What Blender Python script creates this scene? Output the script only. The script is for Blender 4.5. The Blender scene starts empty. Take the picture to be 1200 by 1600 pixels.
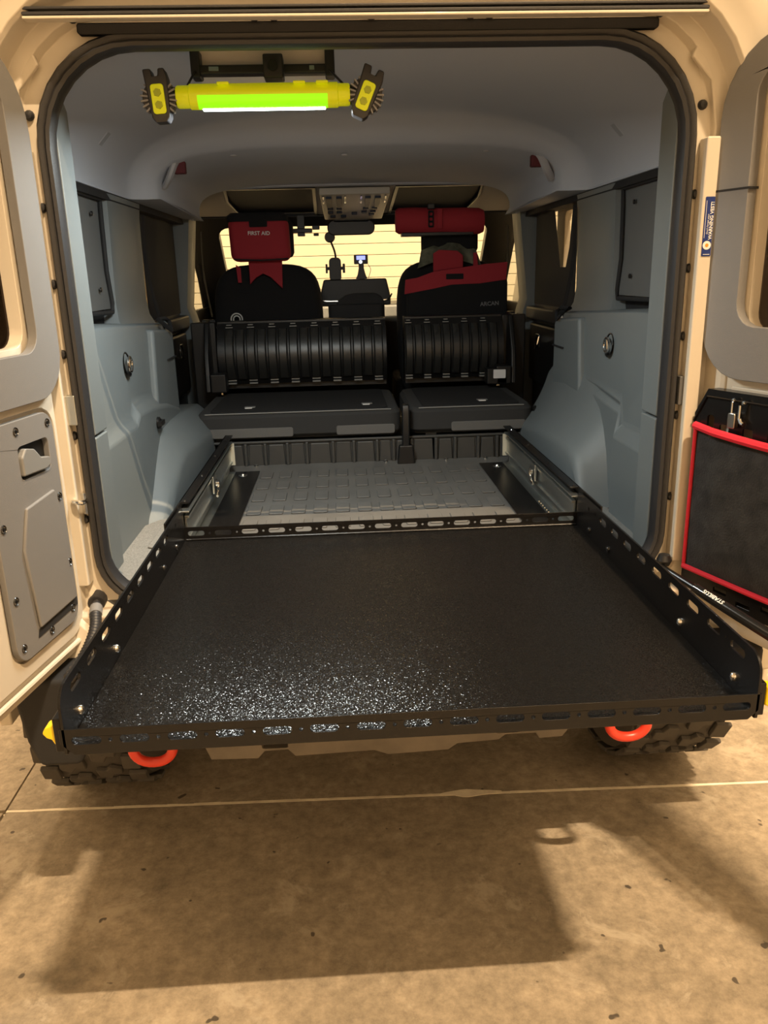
import bpy, math, random
from math import sin, cos, pi, radians
from mathutils import Matrix, Vector
from mathutils.geometry import tessellate_polygon
random.seed(4)
scn = bpy.context.scene
COL = scn.collection
# ---------------------------------------------------------------- camera, world, lights, exposure
def setup_camera():
    yaw, pitch, roll = 0.0485755684, 0.292933092, -0.0256246216
    cy, sy, cp, sp, cr, sr = cos(yaw), sin(yaw), cos(pitch), sin(pitch), cos(roll), sin(roll)
    fwd = Vector((sy*cp, cy*cp, -sp)); right = Vector((cy, -sy, 0)); up = right.cross(fwd)
    r2 = cr*right + sr*up; u2 = -sr*right + cr*up
    cam = bpy.data.cameras.new('camera'); o = bpy.data.objects.new('camera', cam); COL.objects.link(o)
    m = Matrix((r2, u2, -fwd)).transposed().to_4x4(); m.translation = (-0.08894709, -1.04157932, 1.42658449)
    o.matrix_world = m
    cam.sensor_fit = 'VERTICAL'; cam.sensor_height = 36; cam.lens = 1239.62707/1600*36
    cam.clip_start = 0.02; scn.camera = o
setup_camera()
w = bpy.data.worlds.new('world'); scn.world = w; w.use_nodes = True
w.node_tree.nodes['Background'].inputs[0].default_value = (1.0, .78, .52, 1)
w.node_tree.nodes['Background'].inputs[1].default_value = 0.006
scn.view_settings.view_transform = 'Standard'; scn.view_settings.look = 'None'
scn.view_settings.gamma = 1; scn.view_settings.use_curve_mapping = False
scn.view_settings.exposure = 0.35
WARM = (1.0, .73, .45)
CEIL = 8.5
# fluorescent fixtures: x, y, length, watts (each has a housing and a tube built below)
FIXTURES = [(1.86, -3.34, .5, 1050), (0.0, 4.0, 2.4, 1300)]
def area(name, loc, sx, sy, power, color, rot=(0, 0, 0), spread=pi):
    l = bpy.data.lights.new(name, 'AREA'); l.shape = 'RECTANGLE'; l.size = sx; l.size_y = sy
    l.energy = power; l.color = color; l.spread = spread
    o = bpy.data.objects.new(name, l); COL.objects.link(o); o.location = loc; o.rotation_euler = rot
    return o
for x, y, L, P in FIXTURES:
    area('tube_light', (x, y, CEIL-.085), L, .06, P, WARM)
LED = area('work_light_beam', (-.222, .735, 1.744), .27, .02, 9.5, (.94, 1.0, .97), rot=(radians(8), 0, 0))

# ---------------------------------------------------------------- materials
MATS = {}
def mat(name, col, rough=.5, metal=0., bump=0., bscale=200., var=0., vscale=6., spec=.5, emit=None, estr=0., coat=0.):
    if name in MATS: return MATS[name]
    m = bpy.data.materials.new(name); m.use_nodes = True; nt = m.node_tree; b = nt.nodes['Principled BSDF']
    b.inputs['Base Color'].default_value = (*col, 1); b.inputs['Roughness'].default_value = rough
    b.inputs['Metallic'].default_value = metal; b.inputs['Specular IOR Level'].default_value = spec
    b.inputs['Coat Weight'].default_value = coat
    if emit: b.inputs['Emission Color'].default_value = (*emit, 1); b.inputs['Emission Strength'].default_value = estr
    tc = nt.nodes.new('ShaderNodeTexCoord')
    if bump:
        n = nt.nodes.new('ShaderNodeTexNoise'); n.inputs['Scale'].default_value = bscale; n.inputs['Detail'].default_value = 3
        bp = nt.nodes.new('ShaderNodeBump'); bp.inputs['Strength'].default_value = bump; bp.inputs['Distance'].default_value = .002
        nt.links.new(tc.outputs['Object'], n.inputs['Vector']); nt.links.new(n.outputs['Fac'], bp.inputs['Height'])
        nt.links.new(bp.outputs['Normal'], b.inputs['Normal'])
    if var:
        n = nt.nodes.new('ShaderNodeTexNoise'); n.inputs['Scale'].default_value = vscale; n.inputs['Detail'].default_value = 5
        r = nt.nodes.new('ShaderNodeValToRGB'); r.color_ramp.elements[0].position = .3; r.color_ramp.elements[1].position = .7
        r.color_ramp.elements[0].color = (*[c*(1-var) for c in col], 1); r.color_ramp.elements[1].color = (*[min(1, c*(1+var)) for c in col], 1)
        nt.links.new(tc.outputs['Object'], n.inputs['Vector']); nt.links.new(n.outputs['Fac'], r.inputs['Fac'])
        nt.links.new(r.outputs['Color'], b.inputs['Base Color'])
    MATS[name] = m
    return m
def glass_mat(name, tint, gloss=.08):
    m = bpy.data.materials.new(name); m.use_nodes = True; nt = m.node_tree; nt.nodes.remove(nt.nodes['Principled BSDF'])
    out = nt.nodes['Material Output']; t = nt.nodes.new('ShaderNodeBsdfTransparent'); t.inputs[0].default_value = (*tint, 1)
    g = nt.nodes.new('ShaderNodeBsdfGlossy'); g.inputs['Roughness'].default_value = .02
    f = nt.nodes.new('ShaderNodeFresnel'); f.inputs['IOR'].default_value = 1.5
    # thin sheet: only the front face mirrors, the back face lets the light through unbent
    ge = nt.nodes.new('ShaderNodeNewGeometry'); ml = nt.nodes.new('ShaderNodeMath'); ml.operation = 'MULTIPLY_ADD'
    ml.inputs[1].default_value = -1; ml.inputs[2].default_value = 1; nt.links.new(ge.outputs['Backfacing'], ml.inputs[0])
    mm = nt.nodes.new('ShaderNodeMath'); mm.operation = 'MULTIPLY'; nt.links.new(f.outputs[0], mm.inputs[0]); nt.links.new(ml.outputs[0], mm.inputs[1])
    mx = nt.nodes.new('ShaderNodeMixShader'); nt.links.new(mm.outputs[0], mx.inputs[0])
    nt.links.new(t.outputs[0], mx.inputs[1]); nt.links.new(g.outputs[0], mx.inputs[2]); nt.links.new(mx.outputs[0], out.inputs[0])
    MATS[name] = m
    return m
PAINT = mat('beige_paint', (.62, .555, .45), .32, coat=.3)
PAINT_D = mat('beige_primer', (.50, .42, .32), .45)
RUBBER = mat('black_rubber', (.022, .022, .024), .48, bump=.15, bscale=300)
TRIM = mat('grey_trim', (.145, .168, .178), .44, bump=.25, bscale=1400)
TRIM_D = mat('door_trim', (.19, .185, .18), .5, bump=.3, bscale=1200)
HEAD = mat('headliner_felt', (.48, .51, .57), .95, bump=.2, bscale=1500)
BLACKP = mat('black_plastic', (.010, .010, .0105), .38, bump=.2, bscale=900)
BLACKG = mat('black_gloss', (.012, .012, .012), .16)
BLACKM = mat('black_matte', (.012, .012, .013), .8, bump=.2, bscale=600)
CLOTH = mat('black_cloth', (.008, .008, .009), .95, bump=.6, bscale=700)
CLOTHG = mat('grey_cloth', (.13, .127, .122), .95, bump=.8, bscale=900)
BOARD = mat('seat_back_carpet', (.006, .006, .0065), .9, bump=.4, bscale=800)
MATG = mat('cargo_mat', (.125, .123, .117), .4, bump=.25, bscale=900, var=.12, vscale=9)

POWDER_S = mat('black_powder_smooth', (.007, .0065, .0065), .24, spec=.3, bump=.12, bscale=600)
ZINC = mat('zinc_steel', (.58, .61, .60), .36, metal=1, bump=.05, bscale=60)
CHROME = mat('bright_steel', (.8, .79, .76), .15, metal=1)
RED = mat('red_nylon', (.34, .018, .03), .8, bump=.5, bscale=700)
REDT = mat('red_binding', (.62, .012, .03), .7, bump=.5, bscale=900)
REDS = mat('red_enamel', (.72, .05, .025), .35)
YEL = mat('yellow_plastic', (.85, .62, .01), .4)
LIME = mat('lime_plastic', (.66, .66, .01), .35, emit=(.55, .62, .0), estr=.22)
LEDM = mat('led_strip', (1, 1, 1), .3, emit=(.86, 1, .93), estr=14)
LIMEG = mat('lit_lime_lens', (.3, .75, .02), .3, emit=(.28, 1, .0), estr=.6)
VELOUR = mat('black_velour', (.02, .02, .02), .95, bump=1., bscale=260, var=.5, vscale=30)
TYRE = mat('tyre_rubber', (.075, .068, .06), .8, bump=.2, bscale=300)
WHITE = mat('white_print', (.75, .75, .73), .6)
LABEL = mat('white_label', (.7, .7, .7), .5)
BLUE = mat('blue_sticker', (.012, .03, .16), .4)
ORANGE = mat('orange_print', (.8, .3, .03), .5)
CONSOLE = mat('console_grey', (.55, .53, .48), .5)
CAMO = mat('olive_patch', (.14, .145, .10), .9, var=.6, vscale=22, bump=.4, bscale=500)
SCREEN = mat('lit_screen', (.05, .05, .1), .3, emit=(.25, .28, .95), estr=1.6)
SCREENW = mat('lit_screen_white', (.1, .1, .1), .3, emit=(.8, .9, 1), estr=1.3)
UNDER = mat('underbody_steel', (.10, .085, .065), .6, var=.3, vscale=12)
WALLM = mat('painted_wall', (.42, .39, .34), .85, bump=.15, bscale=60)
CEILM = mat('painted_ceiling', (.4, .38, .34), .9)
GDOOR = mat('garage_door_paint', (.80, .76, .62), .55)
LAMPH = mat('lamp_housing', (.8, .8, .78), .5)
TUBEM = mat('lamp_tube', (1, 1, 1), .4, emit=(1, .8, .55), estr=8)
GLASS = glass_mat('clear_glass', (.9, .92, .9)); TINT = glass_mat('tinted_glass', (.22, .2, .19)); PALE = glass_mat('pale_tinted_glass', (.80, .80, .78)); DARK = mat('dark_reflection_glass', (.006, .008, .014), .6, spec=.05)  # DARK: roof glass, its dark reflection put into a dull near-black colour

def flake_coat(name, col, rough, tilt, scale):
    # textured powder coat: each grain of the coating leans a little in its own direction
    m = bpy.data.materials.new(name); m.use_nodes = True; nt = m.node_tree; b = nt.nodes['Principled BSDF']
    b.inputs['Base Color'].default_value = (*col, 1); b.inputs['Roughness'].default_value = rough
    tc = nt.nodes.new('ShaderNodeTexCoord'); vo = nt.nodes.new('ShaderNodeTexVoronoi'); vo.inputs['Scale'].default_value = scale
    nt.links.new(tc.outputs['Object'], vo.inputs['Vector'])
    sb = nt.nodes.new('ShaderNodeVectorMath'); sb.operation = 'SUBTRACT'; sb.inputs[1].default_value = (.5, .5, .5)
    sc = nt.nodes.new('ShaderNodeVectorMath'); sc.operation = 'SCALE'; sc.inputs['Scale'].default_value = tilt
    ge = nt.nodes.new('ShaderNodeNewGeometry'); ad = nt.nodes.new('ShaderNodeVectorMath'); ad.operation = 'ADD'
    no = nt.nodes.new('ShaderNodeVectorMath'); no.operation = 'NORMALIZE'
    nt.links.new(vo.outputs['Color'], sb.inputs[0]); nt.links.new(sb.outputs[0], sc.inputs[0])
    nt.links.new(sc.outputs[0], ad.inputs[0]); nt.links.new(ge.outputs['Normal'], ad.inputs[1])
    nt.links.new(ad.outputs[0], no.inputs[0]); nt.links.new(no.outputs[0], b.inputs['Normal'])
    MATS[name] = m
    return m
def concrete():
    m = bpy.data.materials.new('stained_concrete'); m.use_nodes = True; nt = m.node_tree; b = nt.nodes['Principled BSDF']
    tc = nt.nodes.new('ShaderNodeTexCoord')
    def noise(scale, detail=6, rough=.6, dist=0.):
        n = nt.nodes.new('ShaderNodeTexNoise'); n.inputs['Scale'].default_value = scale; n.inputs['Detail'].default_value = detail
        n.inputs['Roughness'].default_value = rough; n.inputs['Distortion'].default_value = dist
        nt.links.new(tc.outputs['Object'], n.inputs['Vector']); return n.outputs['Fac']
    def ramp(f, a, bb, ca, cb):
        r = nt.nodes.new('ShaderNodeValToRGB'); e = r.color_ramp.elements; e[0].position = a; e[1].position = bb
        e[0].color = (*ca, 1); e[1].color = (*cb, 1); nt.links.new(f, r.inputs['Fac']); return r.outputs['Color']
    def mix(f, a, c, mode='MIX'):
        x = nt.nodes.new('ShaderNodeMixRGB'); x.blend_type = mode
        if isinstance(f, float): x.inputs[0].default_value = f
        else: nt.links.new(f, x.inputs[0])
        nt.links.new(a, x.inputs[1])
        if isinstance(c, tuple): x.inputs[2].default_value = (*c, 1)
        else: nt.links.new(c, x.inputs[2])
        return x.outputs[0]
    base = ramp(noise(3.4, 9, .68, .3), .34, .66, (.24, .205, .155), (.40, .34, .26))
    fine = ramp(noise(30, 9, .75), .3, .7, (.58, .57, .55), (1.28, 1.25, 1.2))
    c = mix(1.0, base, fine, 'MULTIPLY')
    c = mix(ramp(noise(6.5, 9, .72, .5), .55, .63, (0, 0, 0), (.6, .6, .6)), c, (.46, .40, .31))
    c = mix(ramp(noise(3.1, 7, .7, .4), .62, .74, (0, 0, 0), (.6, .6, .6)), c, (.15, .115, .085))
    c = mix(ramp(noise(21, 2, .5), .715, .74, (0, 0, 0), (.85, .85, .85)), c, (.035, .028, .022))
    nt.links.new(c, b.inputs['Base Color']); b.inputs['Roughness'].default_value = .62
    bp = nt.nodes.new('ShaderNodeBump'); bp.inputs['Strength'].default_value = .35; bp.inputs['Distance'].default_value = .004
    nt.links.new(noise(40, 8, .7), bp.inputs['Height']); nt.links.new(bp.outputs['Normal'], b.inputs['Normal'])
    return m
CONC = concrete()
POWDER = flake_coat('black_powder_coat', (.008, .0075, .007), .20, .42, 750)
SEALANT = mat('joint_sealant', (.88, .78, .62), .8, bump=.5, bscale=90, var=.18, vscale=20)

# ---------------------------------------------------------------- mesh helpers
def rr(x0, x1, y0, y1, r, n=5):
    """rounded rectangle polygon; r = radius or (bl, br, tr, tl)"""
    if not isinstance(r, (tuple, list)): r = (r,)*4
    out = []
    for (cx, cy, a0, q) in ((x0+r[0], y0+r[0], pi, r[0]), (x1-r[1], y0+r[1], 1.5*pi, r[1]), (x1-r[2], y1-r[2], 0, r[2]), (x0+r[3], y1-r[3], .5*pi, r[3])):
        if q <= 0: out.append((cx, cy)); continue
        for k in range(n+1):
            a = a0 + .5*pi*k/n; out.append((cx+q*cos(a), cy+q*sin(a)))
    return out
def slot(cx, cy, l, h, n=4): return rr(cx-l/2, cx+l/2, cy-h/2, cy+h/2, min(l, h)/2*.98, n)
def circ(cx, cy, r, n=8): return [(cx+r*cos(2*pi*k/n), cy+r*sin(2*pi*k/n)) for k in range(n)]
def frame(o, ux, uy):
    ux = Vector(ux).normalized(); uy = Vector(uy).normalized(); uz = ux.cross(uy)
    m = Matrix((ux, uy, uz)).transposed().to_4x4(); m.translation = o
    return m
XY = Matrix.Identity(4)
def XZ(y): return frame((0, y, 0), (1, 0, 0), (0, 0, 1))       # local x,y -> X,Z ; local z -> -Y (towards the camera)
def YZ(x): return frame((x, 0, 0), (0, 1, 0), (0, 0, 1))       # local x,y -> Y,Z ; local z -> +X
class MB:
    def __init__(s): s.v = []; s.f = []
    def add(s, vs, fs, M=None):
        b = len(s.v)
        s.v += [tuple(M @ Vector(p)) if M else tuple(p) for p in vs]
        s.f += [tuple(i+b for i in f) for f in fs]
        return s
    def box(s, x0, x1, y0, y1, z0, z1, M=None):
        vs = [(x, y, z) for z in (z0, z1) for y in (y0, y1) for x in (x0, x1)]
        return s.add(vs, [(0, 2, 3, 1), (4, 5, 7, 6), (0, 1, 5, 4), (2, 6, 7, 3), (0, 4, 6, 2), (1, 3, 7, 5)], M)
    def plate(s, outline, t, M=None, holes=(), z0=0.):
        loops = [list(outline)] + [list(h) for h in holes]
        def sarea(l): return sum(l[i][0]*l[(i+1) % len(l)][1]-l[(i+1) % len(l)][0]*l[i][1] for i in range(len(l)))
        loops = [l if (sarea(l) > 0) == (i == 0) else l[::-1] for i, l in enumerate(loops)]
        flat = [p for l in loops for p in l]; n = len(flat)
        vs = [(x, y, z0) for x, y in flat] + [(x, y, z0+t) for x, y in flat]
        if len(loops) == 1 and n <= 64 and convex(loops[0]): fs = [tuple(range(n))[::-1], tuple(range(n, 2*n))]
        else:
            tri = tessellate_polygon([[Vector((x, y, 0)) for x, y in l] for l in loops]); fs = []
            for a, b, c in tri:
                A, B, C = flat[a], flat[b], flat[c]
                if (B[0]-A[0])*(C[1]-A[1])-(B[1]-A[1])*(C[0]-A[0]) < 0: b, c = c, b
                fs += [(a, c, b), (a+n, b+n, c+n)]
        o = 0
        for l in loops:
            k = len(l)
            for i in range(k):
                a, b = o+i, o+(i+1) % k; fs.append((a, b, b+n, a+n))
            o += k
        return s.add(vs, fs, M)
    def cyl(s, p0, p1, r0, r1=None, n=14, caps=True):
        r1 = r0 if r1 is None else r1
        p0 = Vector(p0); p1 = Vector(p1); d = (p1-p0).normalized(); a = d.orthogonal().normalized(); b = d.cross(a)
        vs = [tuple(p+r*(cos(2*pi*k/n)*a+sin(2*pi*k/n)*b)) for p, r in ((p0, r0), (p1, r1)) for k in range(n)]
        fs = [(k, (k+1) % n, n+(k+1) % n, n+k) for k in range(n)]
        if caps: fs += [tuple(range(n))[::-1], tuple(range(n, 2*n))]
        return s.add(vs, fs)
    def tube(s, pts, r, n=8, closed=False, flat=1., up=None):
        pts = [Vector(p) for p in pts]; m = len(pts); rs = r if isinstance(r, (list, tuple)) else [r]*m
        vs = []; prev = None
        for i, p in enumerate(pts):
            if closed: d = pts[(i+1) % m]-pts[i-1]
            else: d = pts[min(i+1, m-1)]-pts[max(i-1, 0)]
            d.normalize()
            if up: a = (Vector(up)-d*Vector(up).dot(d)).normalized()
            elif prev is None: a = d.orthogonal().normalized()
            else: a = (prev-d*prev.dot(d)).normalized()
            prev = a; b = d.cross(a)
            vs += [tuple(p+rs[i]*(flat*cos(2*pi*k/n)*a+sin(2*pi*k/n)*b)) for k in range(n)]
        fs = []
        for i in range(m if closed else m-1):
            j = (i+1) % m
            fs += [(i*n+k, i*n+(k+1) % n, j*n+(k+1) % n, j*n+k) for k in range(n)]
        if not closed: fs += [tuple(range(n))[::-1], tuple(range((m-1)*n, m*n))]
        return s.add(vs, fs)
    def grid(s, rows, closed=False):
        n = len(rows[0]); vs = [p for r in rows for p in r]; fs = []
        for i in range(len(rows)-1):
            for k in range(n if closed else n-1):
                j = (k+1) % n; fs.append((i*n+k, i*n+j, (i+1)*n+j, (i+1)*n+k))
        return s.add(vs, fs)
    def stack(s, loops, caps=True):
        n = len(loops[0]); s.grid(loops, True)
        b = len(s.v)-n*len(loops)
        if caps: s.f += [tuple(b+k for k in range(n))[::-1], tuple(b+n*(len(loops)-1)+k for k in range(n))]
        return s
    def lathe(s, prof, o, axis, n=24, a0=0):
        """prof: (radius, height along axis)"""
        ax = Vector(axis).normalized(); a = ax.orthogonal().normalized(); b = ax.cross(a); o = Vector(o)
        rows = [[tuple(o+ax*h+r*(cos(2*pi*k/n)*a+sin(2*pi*k/n)*b)) for k in range(n)] for r, h in prof]
        return s.grid(rows, True)
def convex(l):
    n = len(l); sg = 0
    for i in range(n):
        a, b, c = l[i], l[(i+1) % n], l[(i+2) % n]
        k = (b[0]-a[0])*(c[1]-b[1])-(b[1]-a[1])*(c[0]-b[0])
        if abs(k) < 1e-12: continue
        if sg and (k > 0) != (sg > 0): return False
        sg = k
    return True
def inv_of(parent):
    m = Matrix.Identity(4); p = parent; chain = []
    while p: chain.append(p); p = p.parent
    for q in reversed(chain): m = m @ q.matrix_parent_inverse @ Matrix.Translation(q.location)
    return m.inverted()
def tag(o, label=None, cat=None, group=None, kind=None):
    if label: o['label'] = label
    if cat: o['category'] = cat
    if group: o['group'] = group
    if kind: o['kind'] = kind
    return o
def build(mb, name, m, parent=None, bevel=0., seg=2, smooth=None, sub=0, ang=35, label=None, cat=None, group=None, kind=None):
    me = bpy.data.meshes.new(name); me.from_pydata(mb.v, [], mb.f); me.validate(); me.update()
    me.materials.append(m)
    o = bpy.data.objects.new(name, me); COL.objects.link(o)
    if parent: o.parent = parent; o.matrix_parent_inverse = inv_of(parent)
    if smooth is None: smooth = bevel > 0 or sub > 0
    if smooth:
        me.polygons.foreach_set('use_smooth', [True]*len(me.polygons))
        if not bevel and not sub: me.set_sharp_from_angle(angle=radians(40))
    if bevel:
        bv = o.modifiers.new('bevel', 'BEVEL'); bv.width = bevel; bv.segments = seg; bv.limit_method = 'ANGLE'; bv.angle_limit = radians(ang); bv.harden_normals = True
    if sub:
        sm = o.modifiers.new('sub', 'SUBSURF'); sm.levels = sub; sm.render_levels = sub
    return tag(o, label, cat, group, kind)
def thing(name, label, cat, loc, group=None):
    o = bpy.data.objects.new(name, None); COL.objects.link(o); o.location = loc; o.empty_display_size = .1
    return tag(o, label, cat, group)
def dup(o, off, parent=None, rot=None):
    """copy sharing mesh data, moved by off (world axes)"""
    c = o.copy(); COL.objects.link(c)
    p = parent or o.parent
    c.parent = p
    if p: c.matrix_parent_inverse = inv_of(p)
    c.location = Vector(o.location)+Vector(off)
    return c
def text(body, size, M, name, m, parent, depth=.0006, align='CENTER', shear=0., bold=0.):
    cu = bpy.data.curves.new(name, 'FONT'); cu.body = body; cu.size = size; cu.align_x = align; cu.align_y = 'CENTER'
    cu.extrude = depth; cu.resolution_u = 3; cu.shear = shear; cu.offset = bold
    t = bpy.data.objects.new('tmp', cu); COL.objects.link(t)
    dg = bpy.context.evaluated_depsgraph_get(); me = bpy.data.meshes.new_from_object(t.evaluated_get(dg))
    bpy.data.objects.remove(t); me.transform(M); me.name = name; me.materials.clear(); me.materials.append(m)
    o = bpy.data.objects.new(name, me); COL.objects.link(o); o.parent = parent; o.matrix_parent_inverse = inv_of(parent)
    return o
def curve_pts(pts, n=6):
    P = [Vector(p) for p in pts]; out = []
    for i in range(len(P)-1):
        a = P[max(i-1, 0)]; b = P[i]; c = P[i+1]; d = P[min(i+2, len(P)-1)]
        for k in range(n):
            t = k/n; out.append(.5*((2*b)+(c-a)*t+(2*a-5*b+4*c-d)*t*t+(3*b-a-3*c+d)*t**3))
    return out+[P[-1]]
def loopXY(x0, x1, y0, y1, r, z, n=4, M=None):
    return [(x, y, z) if not M else tuple(M @ Vector((x, y, z))) for x, y in rr(x0, x1, y0, y1, r, n)]

# ---------------------------------------------------------------- garage shell
GX0, GX1, GY0, GY1 = -4.2, 4.4, -5.0, 5.6
fl = build(MB().box(GX0-.2, GX1+.2, GY0-.2, GY1+.4, -.12, -.012), 'floor', SEALANT, kind='structure')
# slabs divided by a sealed joint running across the bay and a hairline joint running along it
JA = lambda x: .8825-.0278*(x)                # y of the cross joint at x
JX = -1.083
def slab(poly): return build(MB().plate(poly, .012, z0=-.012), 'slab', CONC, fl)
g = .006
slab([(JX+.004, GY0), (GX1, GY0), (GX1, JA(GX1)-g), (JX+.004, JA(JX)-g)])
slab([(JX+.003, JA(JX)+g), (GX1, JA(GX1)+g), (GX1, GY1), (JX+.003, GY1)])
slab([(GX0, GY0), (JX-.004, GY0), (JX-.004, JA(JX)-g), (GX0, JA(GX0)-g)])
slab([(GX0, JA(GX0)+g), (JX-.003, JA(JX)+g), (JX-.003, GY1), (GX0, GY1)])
mb = MB()
pts = [(.145, .006), (.16, .012), (.185, .016), (.205, .022), (.222, .024), (.245, .018), (.26, .013), (.29, .010), (.32, .005)]
top = [(x, JA(x)+h*.9+random.uniform(-.003, .003)) for x, h in pts]; bot = [(x, JA(x)-h*.55+random.uniform(-.003, .003)) for x, h in pts[::-1]]
build(mb.plate(top+bot, .0035, z0=-.002), 'joint_chip', SEALANT, fl)
mb = MB()
for i in range(40):
    x = -1.08+i*.075; mb.plate([(x, JA(x)-.0045), (x+.075, JA(x+.075)-.0045-random.uniform(-.0015, .002)), (x+.075, JA(x+.075)+.0045+random.uniform(-.002, .0025)), (x, JA(x)+.0045)], .0125, z0=-.012)
build(mb, 'joint_filler', SEALANT, fl)
build(MB().box(GX0-.15, GX0, GY0-.15, GY1+.15, 0, CEIL), 'wall_left', WALLM, kind='structure')
build(MB().box(GX1, GX1+.15, GY0-.15, GY1+.15, 0, CEIL), 'wall_right', WALLM, kind='structure')
build(MB().box(GX0, GX1, GY0-.15, GY0, 0, CEIL), 'wall_back', WALLM, kind='structure')
mb = MB().box(GX0, -2.7, GY1, GY1+.15, 0, CEIL).box(2.9, GX1, GY1, GY1+.15, 0, CEIL).box(-2.7, 2.9, GY1, GY1+.15, 2.5, CEIL)
build(mb, 'wall_front', WALLM, kind='structure')
build(MB().box(GX0-.15, GX1+.15, GY0-.15, GY1+.15, CEIL, CEIL+.12), 'ceiling', CEILM, kind='structure')
gd = build(MB().box(-2.7, 2.9, GY1+.07, GY1+.1, 0, 2.5), 'door_1', GDOOR, kind='structure')
p0 = build(MB().box(-2.69, 2.89, GY1+.055, GY1+.07, .002, .0855), 'panel', GDOOR, gd, bevel=.003, seg=1)
for i in range(1, 28): dup(p0, (0, 0, i*.087))
for (x, y, L, P) in FIXTURES:
    t = thing('ceiling_light', 'short ceiling light high behind the vehicle' if L < 1 else 'long ceiling light high above the bonnet', 'light', (x, y, CEIL), 'lights under the garage ceiling')
    build(MB().box(x-L/2-.04, x+L/2+.04, y-.05, y+.05, CEIL-.045, CEIL-.0005), 'housing', LAMPH, t, bevel=.006)
    for s in (-1, 1): build(MB().cyl((x-L/2, y+s*.02, CEIL-.06), (x+L/2, y+s*.02, CEIL-.06), .012, n=10), 'tube', TUBEM, t, smooth=True)

# ---------------------------------------------------------------- the vehicle
V = thing('off_road_vehicle', 'beige off-road vehicle with both rear doors open, seen from behind', 'vehicle', (0, 2.6, 0))
CX = -.011
def oloop(off, y, half=.596, z0=.765, z1=1.825, rb=.10, rt=.165, n=8):
    rb += off*.8; rt += off*.8
    return [(x, y, z) for x, z in rr(CX-half-off, CX+half+off, z0-off, z1+off, (rb, rb, rt, rt), n)]
# rubber weather seal
prof = [(.004, .624), (.0, .618), (.0, .60), (.004, .590), (.010, .587), (.014, .592), (.018, .588), (.023, .587), (.027, .592), (.028, .606)]
build(MB().grid([oloop(o, y) for o, y in prof], True), 'weather_seal', RUBBER, V, smooth=True)
build(MB().grid([[(x, y, z) for x, z in rr(-.535, .52, 1.846, 1.864, .004, 2)] for y in (.585, .60)], True).plate(rr(-.535, .52, 1.846, 1.864, .004, 2), .010, XZ(.596)), 'seal_cover_strip', BLACKM, V, bevel=.002)
# painted opening flange and jamb, stepping out to the rear face of the body
prof = [(.024, .608), (.030, .606), (.058, .606), (.062, .596), (.066, .588), (.088, .586), (.092, .57), (.094, .54), (.10, .532), (.128, .525), (.14, .518), (.20, .515)]
prof2 = [(.022, .63)]+prof
fr = build(MB().grid([oloop(o, y) for o, y in prof2], True), 'opening_frame', PAINT, V, bevel=.002, seg=2, ang=30)
# gutter channel over the opening
build(MB().plate(rr(-.612, .592, 1.8635, 1.869, .002, 2), .02, XZ(.555)).plate(rr(-.612, .592, 1.872, 1.8765, .002, 2), .016, XZ(.55)), 'rain_gutter', RUBBER, V, bevel=.002)
build(MB().plate(rr(-.612, .592, 1.8575, 1.8625, .002, 2), .022, XZ(.557)), 'gutter_lip', PAINT, V, bevel=.002)
st = MB().lathe([(.0001, .009), (.006, .008), (.009, .004), (.0095, 0)], (0, 0, 0), (0, -1, 0), 12)
stop = None
for x, z in [(-.54, 1.872), (-.22, 1.872), (-.185, 1.872), (-.01, 1.872), (.17, 1.872), (.205, 1.872), (.52, 1.872)]:
    q = MB().add([(a+x, b+.585, c+z) for a, b, c in st.v], st.f)
    build(q, 'bump_stop', RUBBER, fr, smooth=True)
for s in (-1, 1):
    X = CX+s*.634
    for z in (1.72, 1.56, 1.42, 1.285, 1.12, .94):
        q = MB().add([(a+X, b+.606, c+z) for a, b, c in st.v], st.f); build(q, 'bump_stop', RUBBER, fr, smooth=True)
    build(MB().box(X-.009, X+.018, .583, .604, 1.145, 1.205), 'hinge_plate', mat('hinge_grey', (.10, .10, .10), .5) if s > 0 else ZINC, fr, bevel=.002)
    # cream jamb strip beside the seal
    build(MB().box(*sorted((CX+s*.634, CX+s*.662)),   .568, .605, .80, 1.66), 'jamb_strip', PAINT, fr, bevel=.004)
    build(MB().plate([(a*s+CX, b) for a, b in [(.60, 1.80), (.64, 1.76), (.655, 1.68), (.655, 1.64), (.672, 1.64), (.672, 1.72), (.65, 1.80), (.615, 1.84)]], .012, XZ(.60)), 'seam_panel', PAINT, fr, bevel=.004)
# striker on left jamb
build(MB().tube(curve_pts([(-.652, .60, .985), (-.652, .565, .99), (-.632, .555, .99), (-.632, .59, .985)], 4), .005, 8).box(-.662, -.625, .592, .602, .955, 1.0), 'door_striker', CHROME, fr, smooth=True)

# outer skin: sides with window openings, roof, bonnet, tailgate surround
def side_skin(s):
    X = s*.90
    outl = [(.53, .55), (.66, .55), (.66, .42), (.74, .42), (.80, .72), (.95, .88), (1.35, .88), (1.52, .72), (1.58, .42), (3.35, .42), (3.42, .70), (3.55, .88), (3.95, .88), (4.12, .70), (4.2, .5), (4.7, .5), (4.7, 1.12), (3.62, 1.22), (3.2, 1.90), (.53, 1.96)]
    holes = [rr(.74, 1.40, 1.34, 1.66, .04, 3), rr(1.93, 2.56, 1.28, 1.66, .04, 3), [(2.68, 1.26), (3.42, 1.26), (3.16, 1.68), (2.68, 1.68)]]
    return MB().plate(outl, .03, YZ(X if s > 0 else X-.03), holes)
for s in (-1, 1):
    build(side_skin(s), 'body_side', PAINT, V, bevel=.006)
    build(MB().plate([(s*.70, .55), (s*.93, .55), (s*.93, 1.97), (s*.70, 1.97)], .02, XZ(.535)), 'rear_corner', PAINT, V, bevel=.006)
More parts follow.
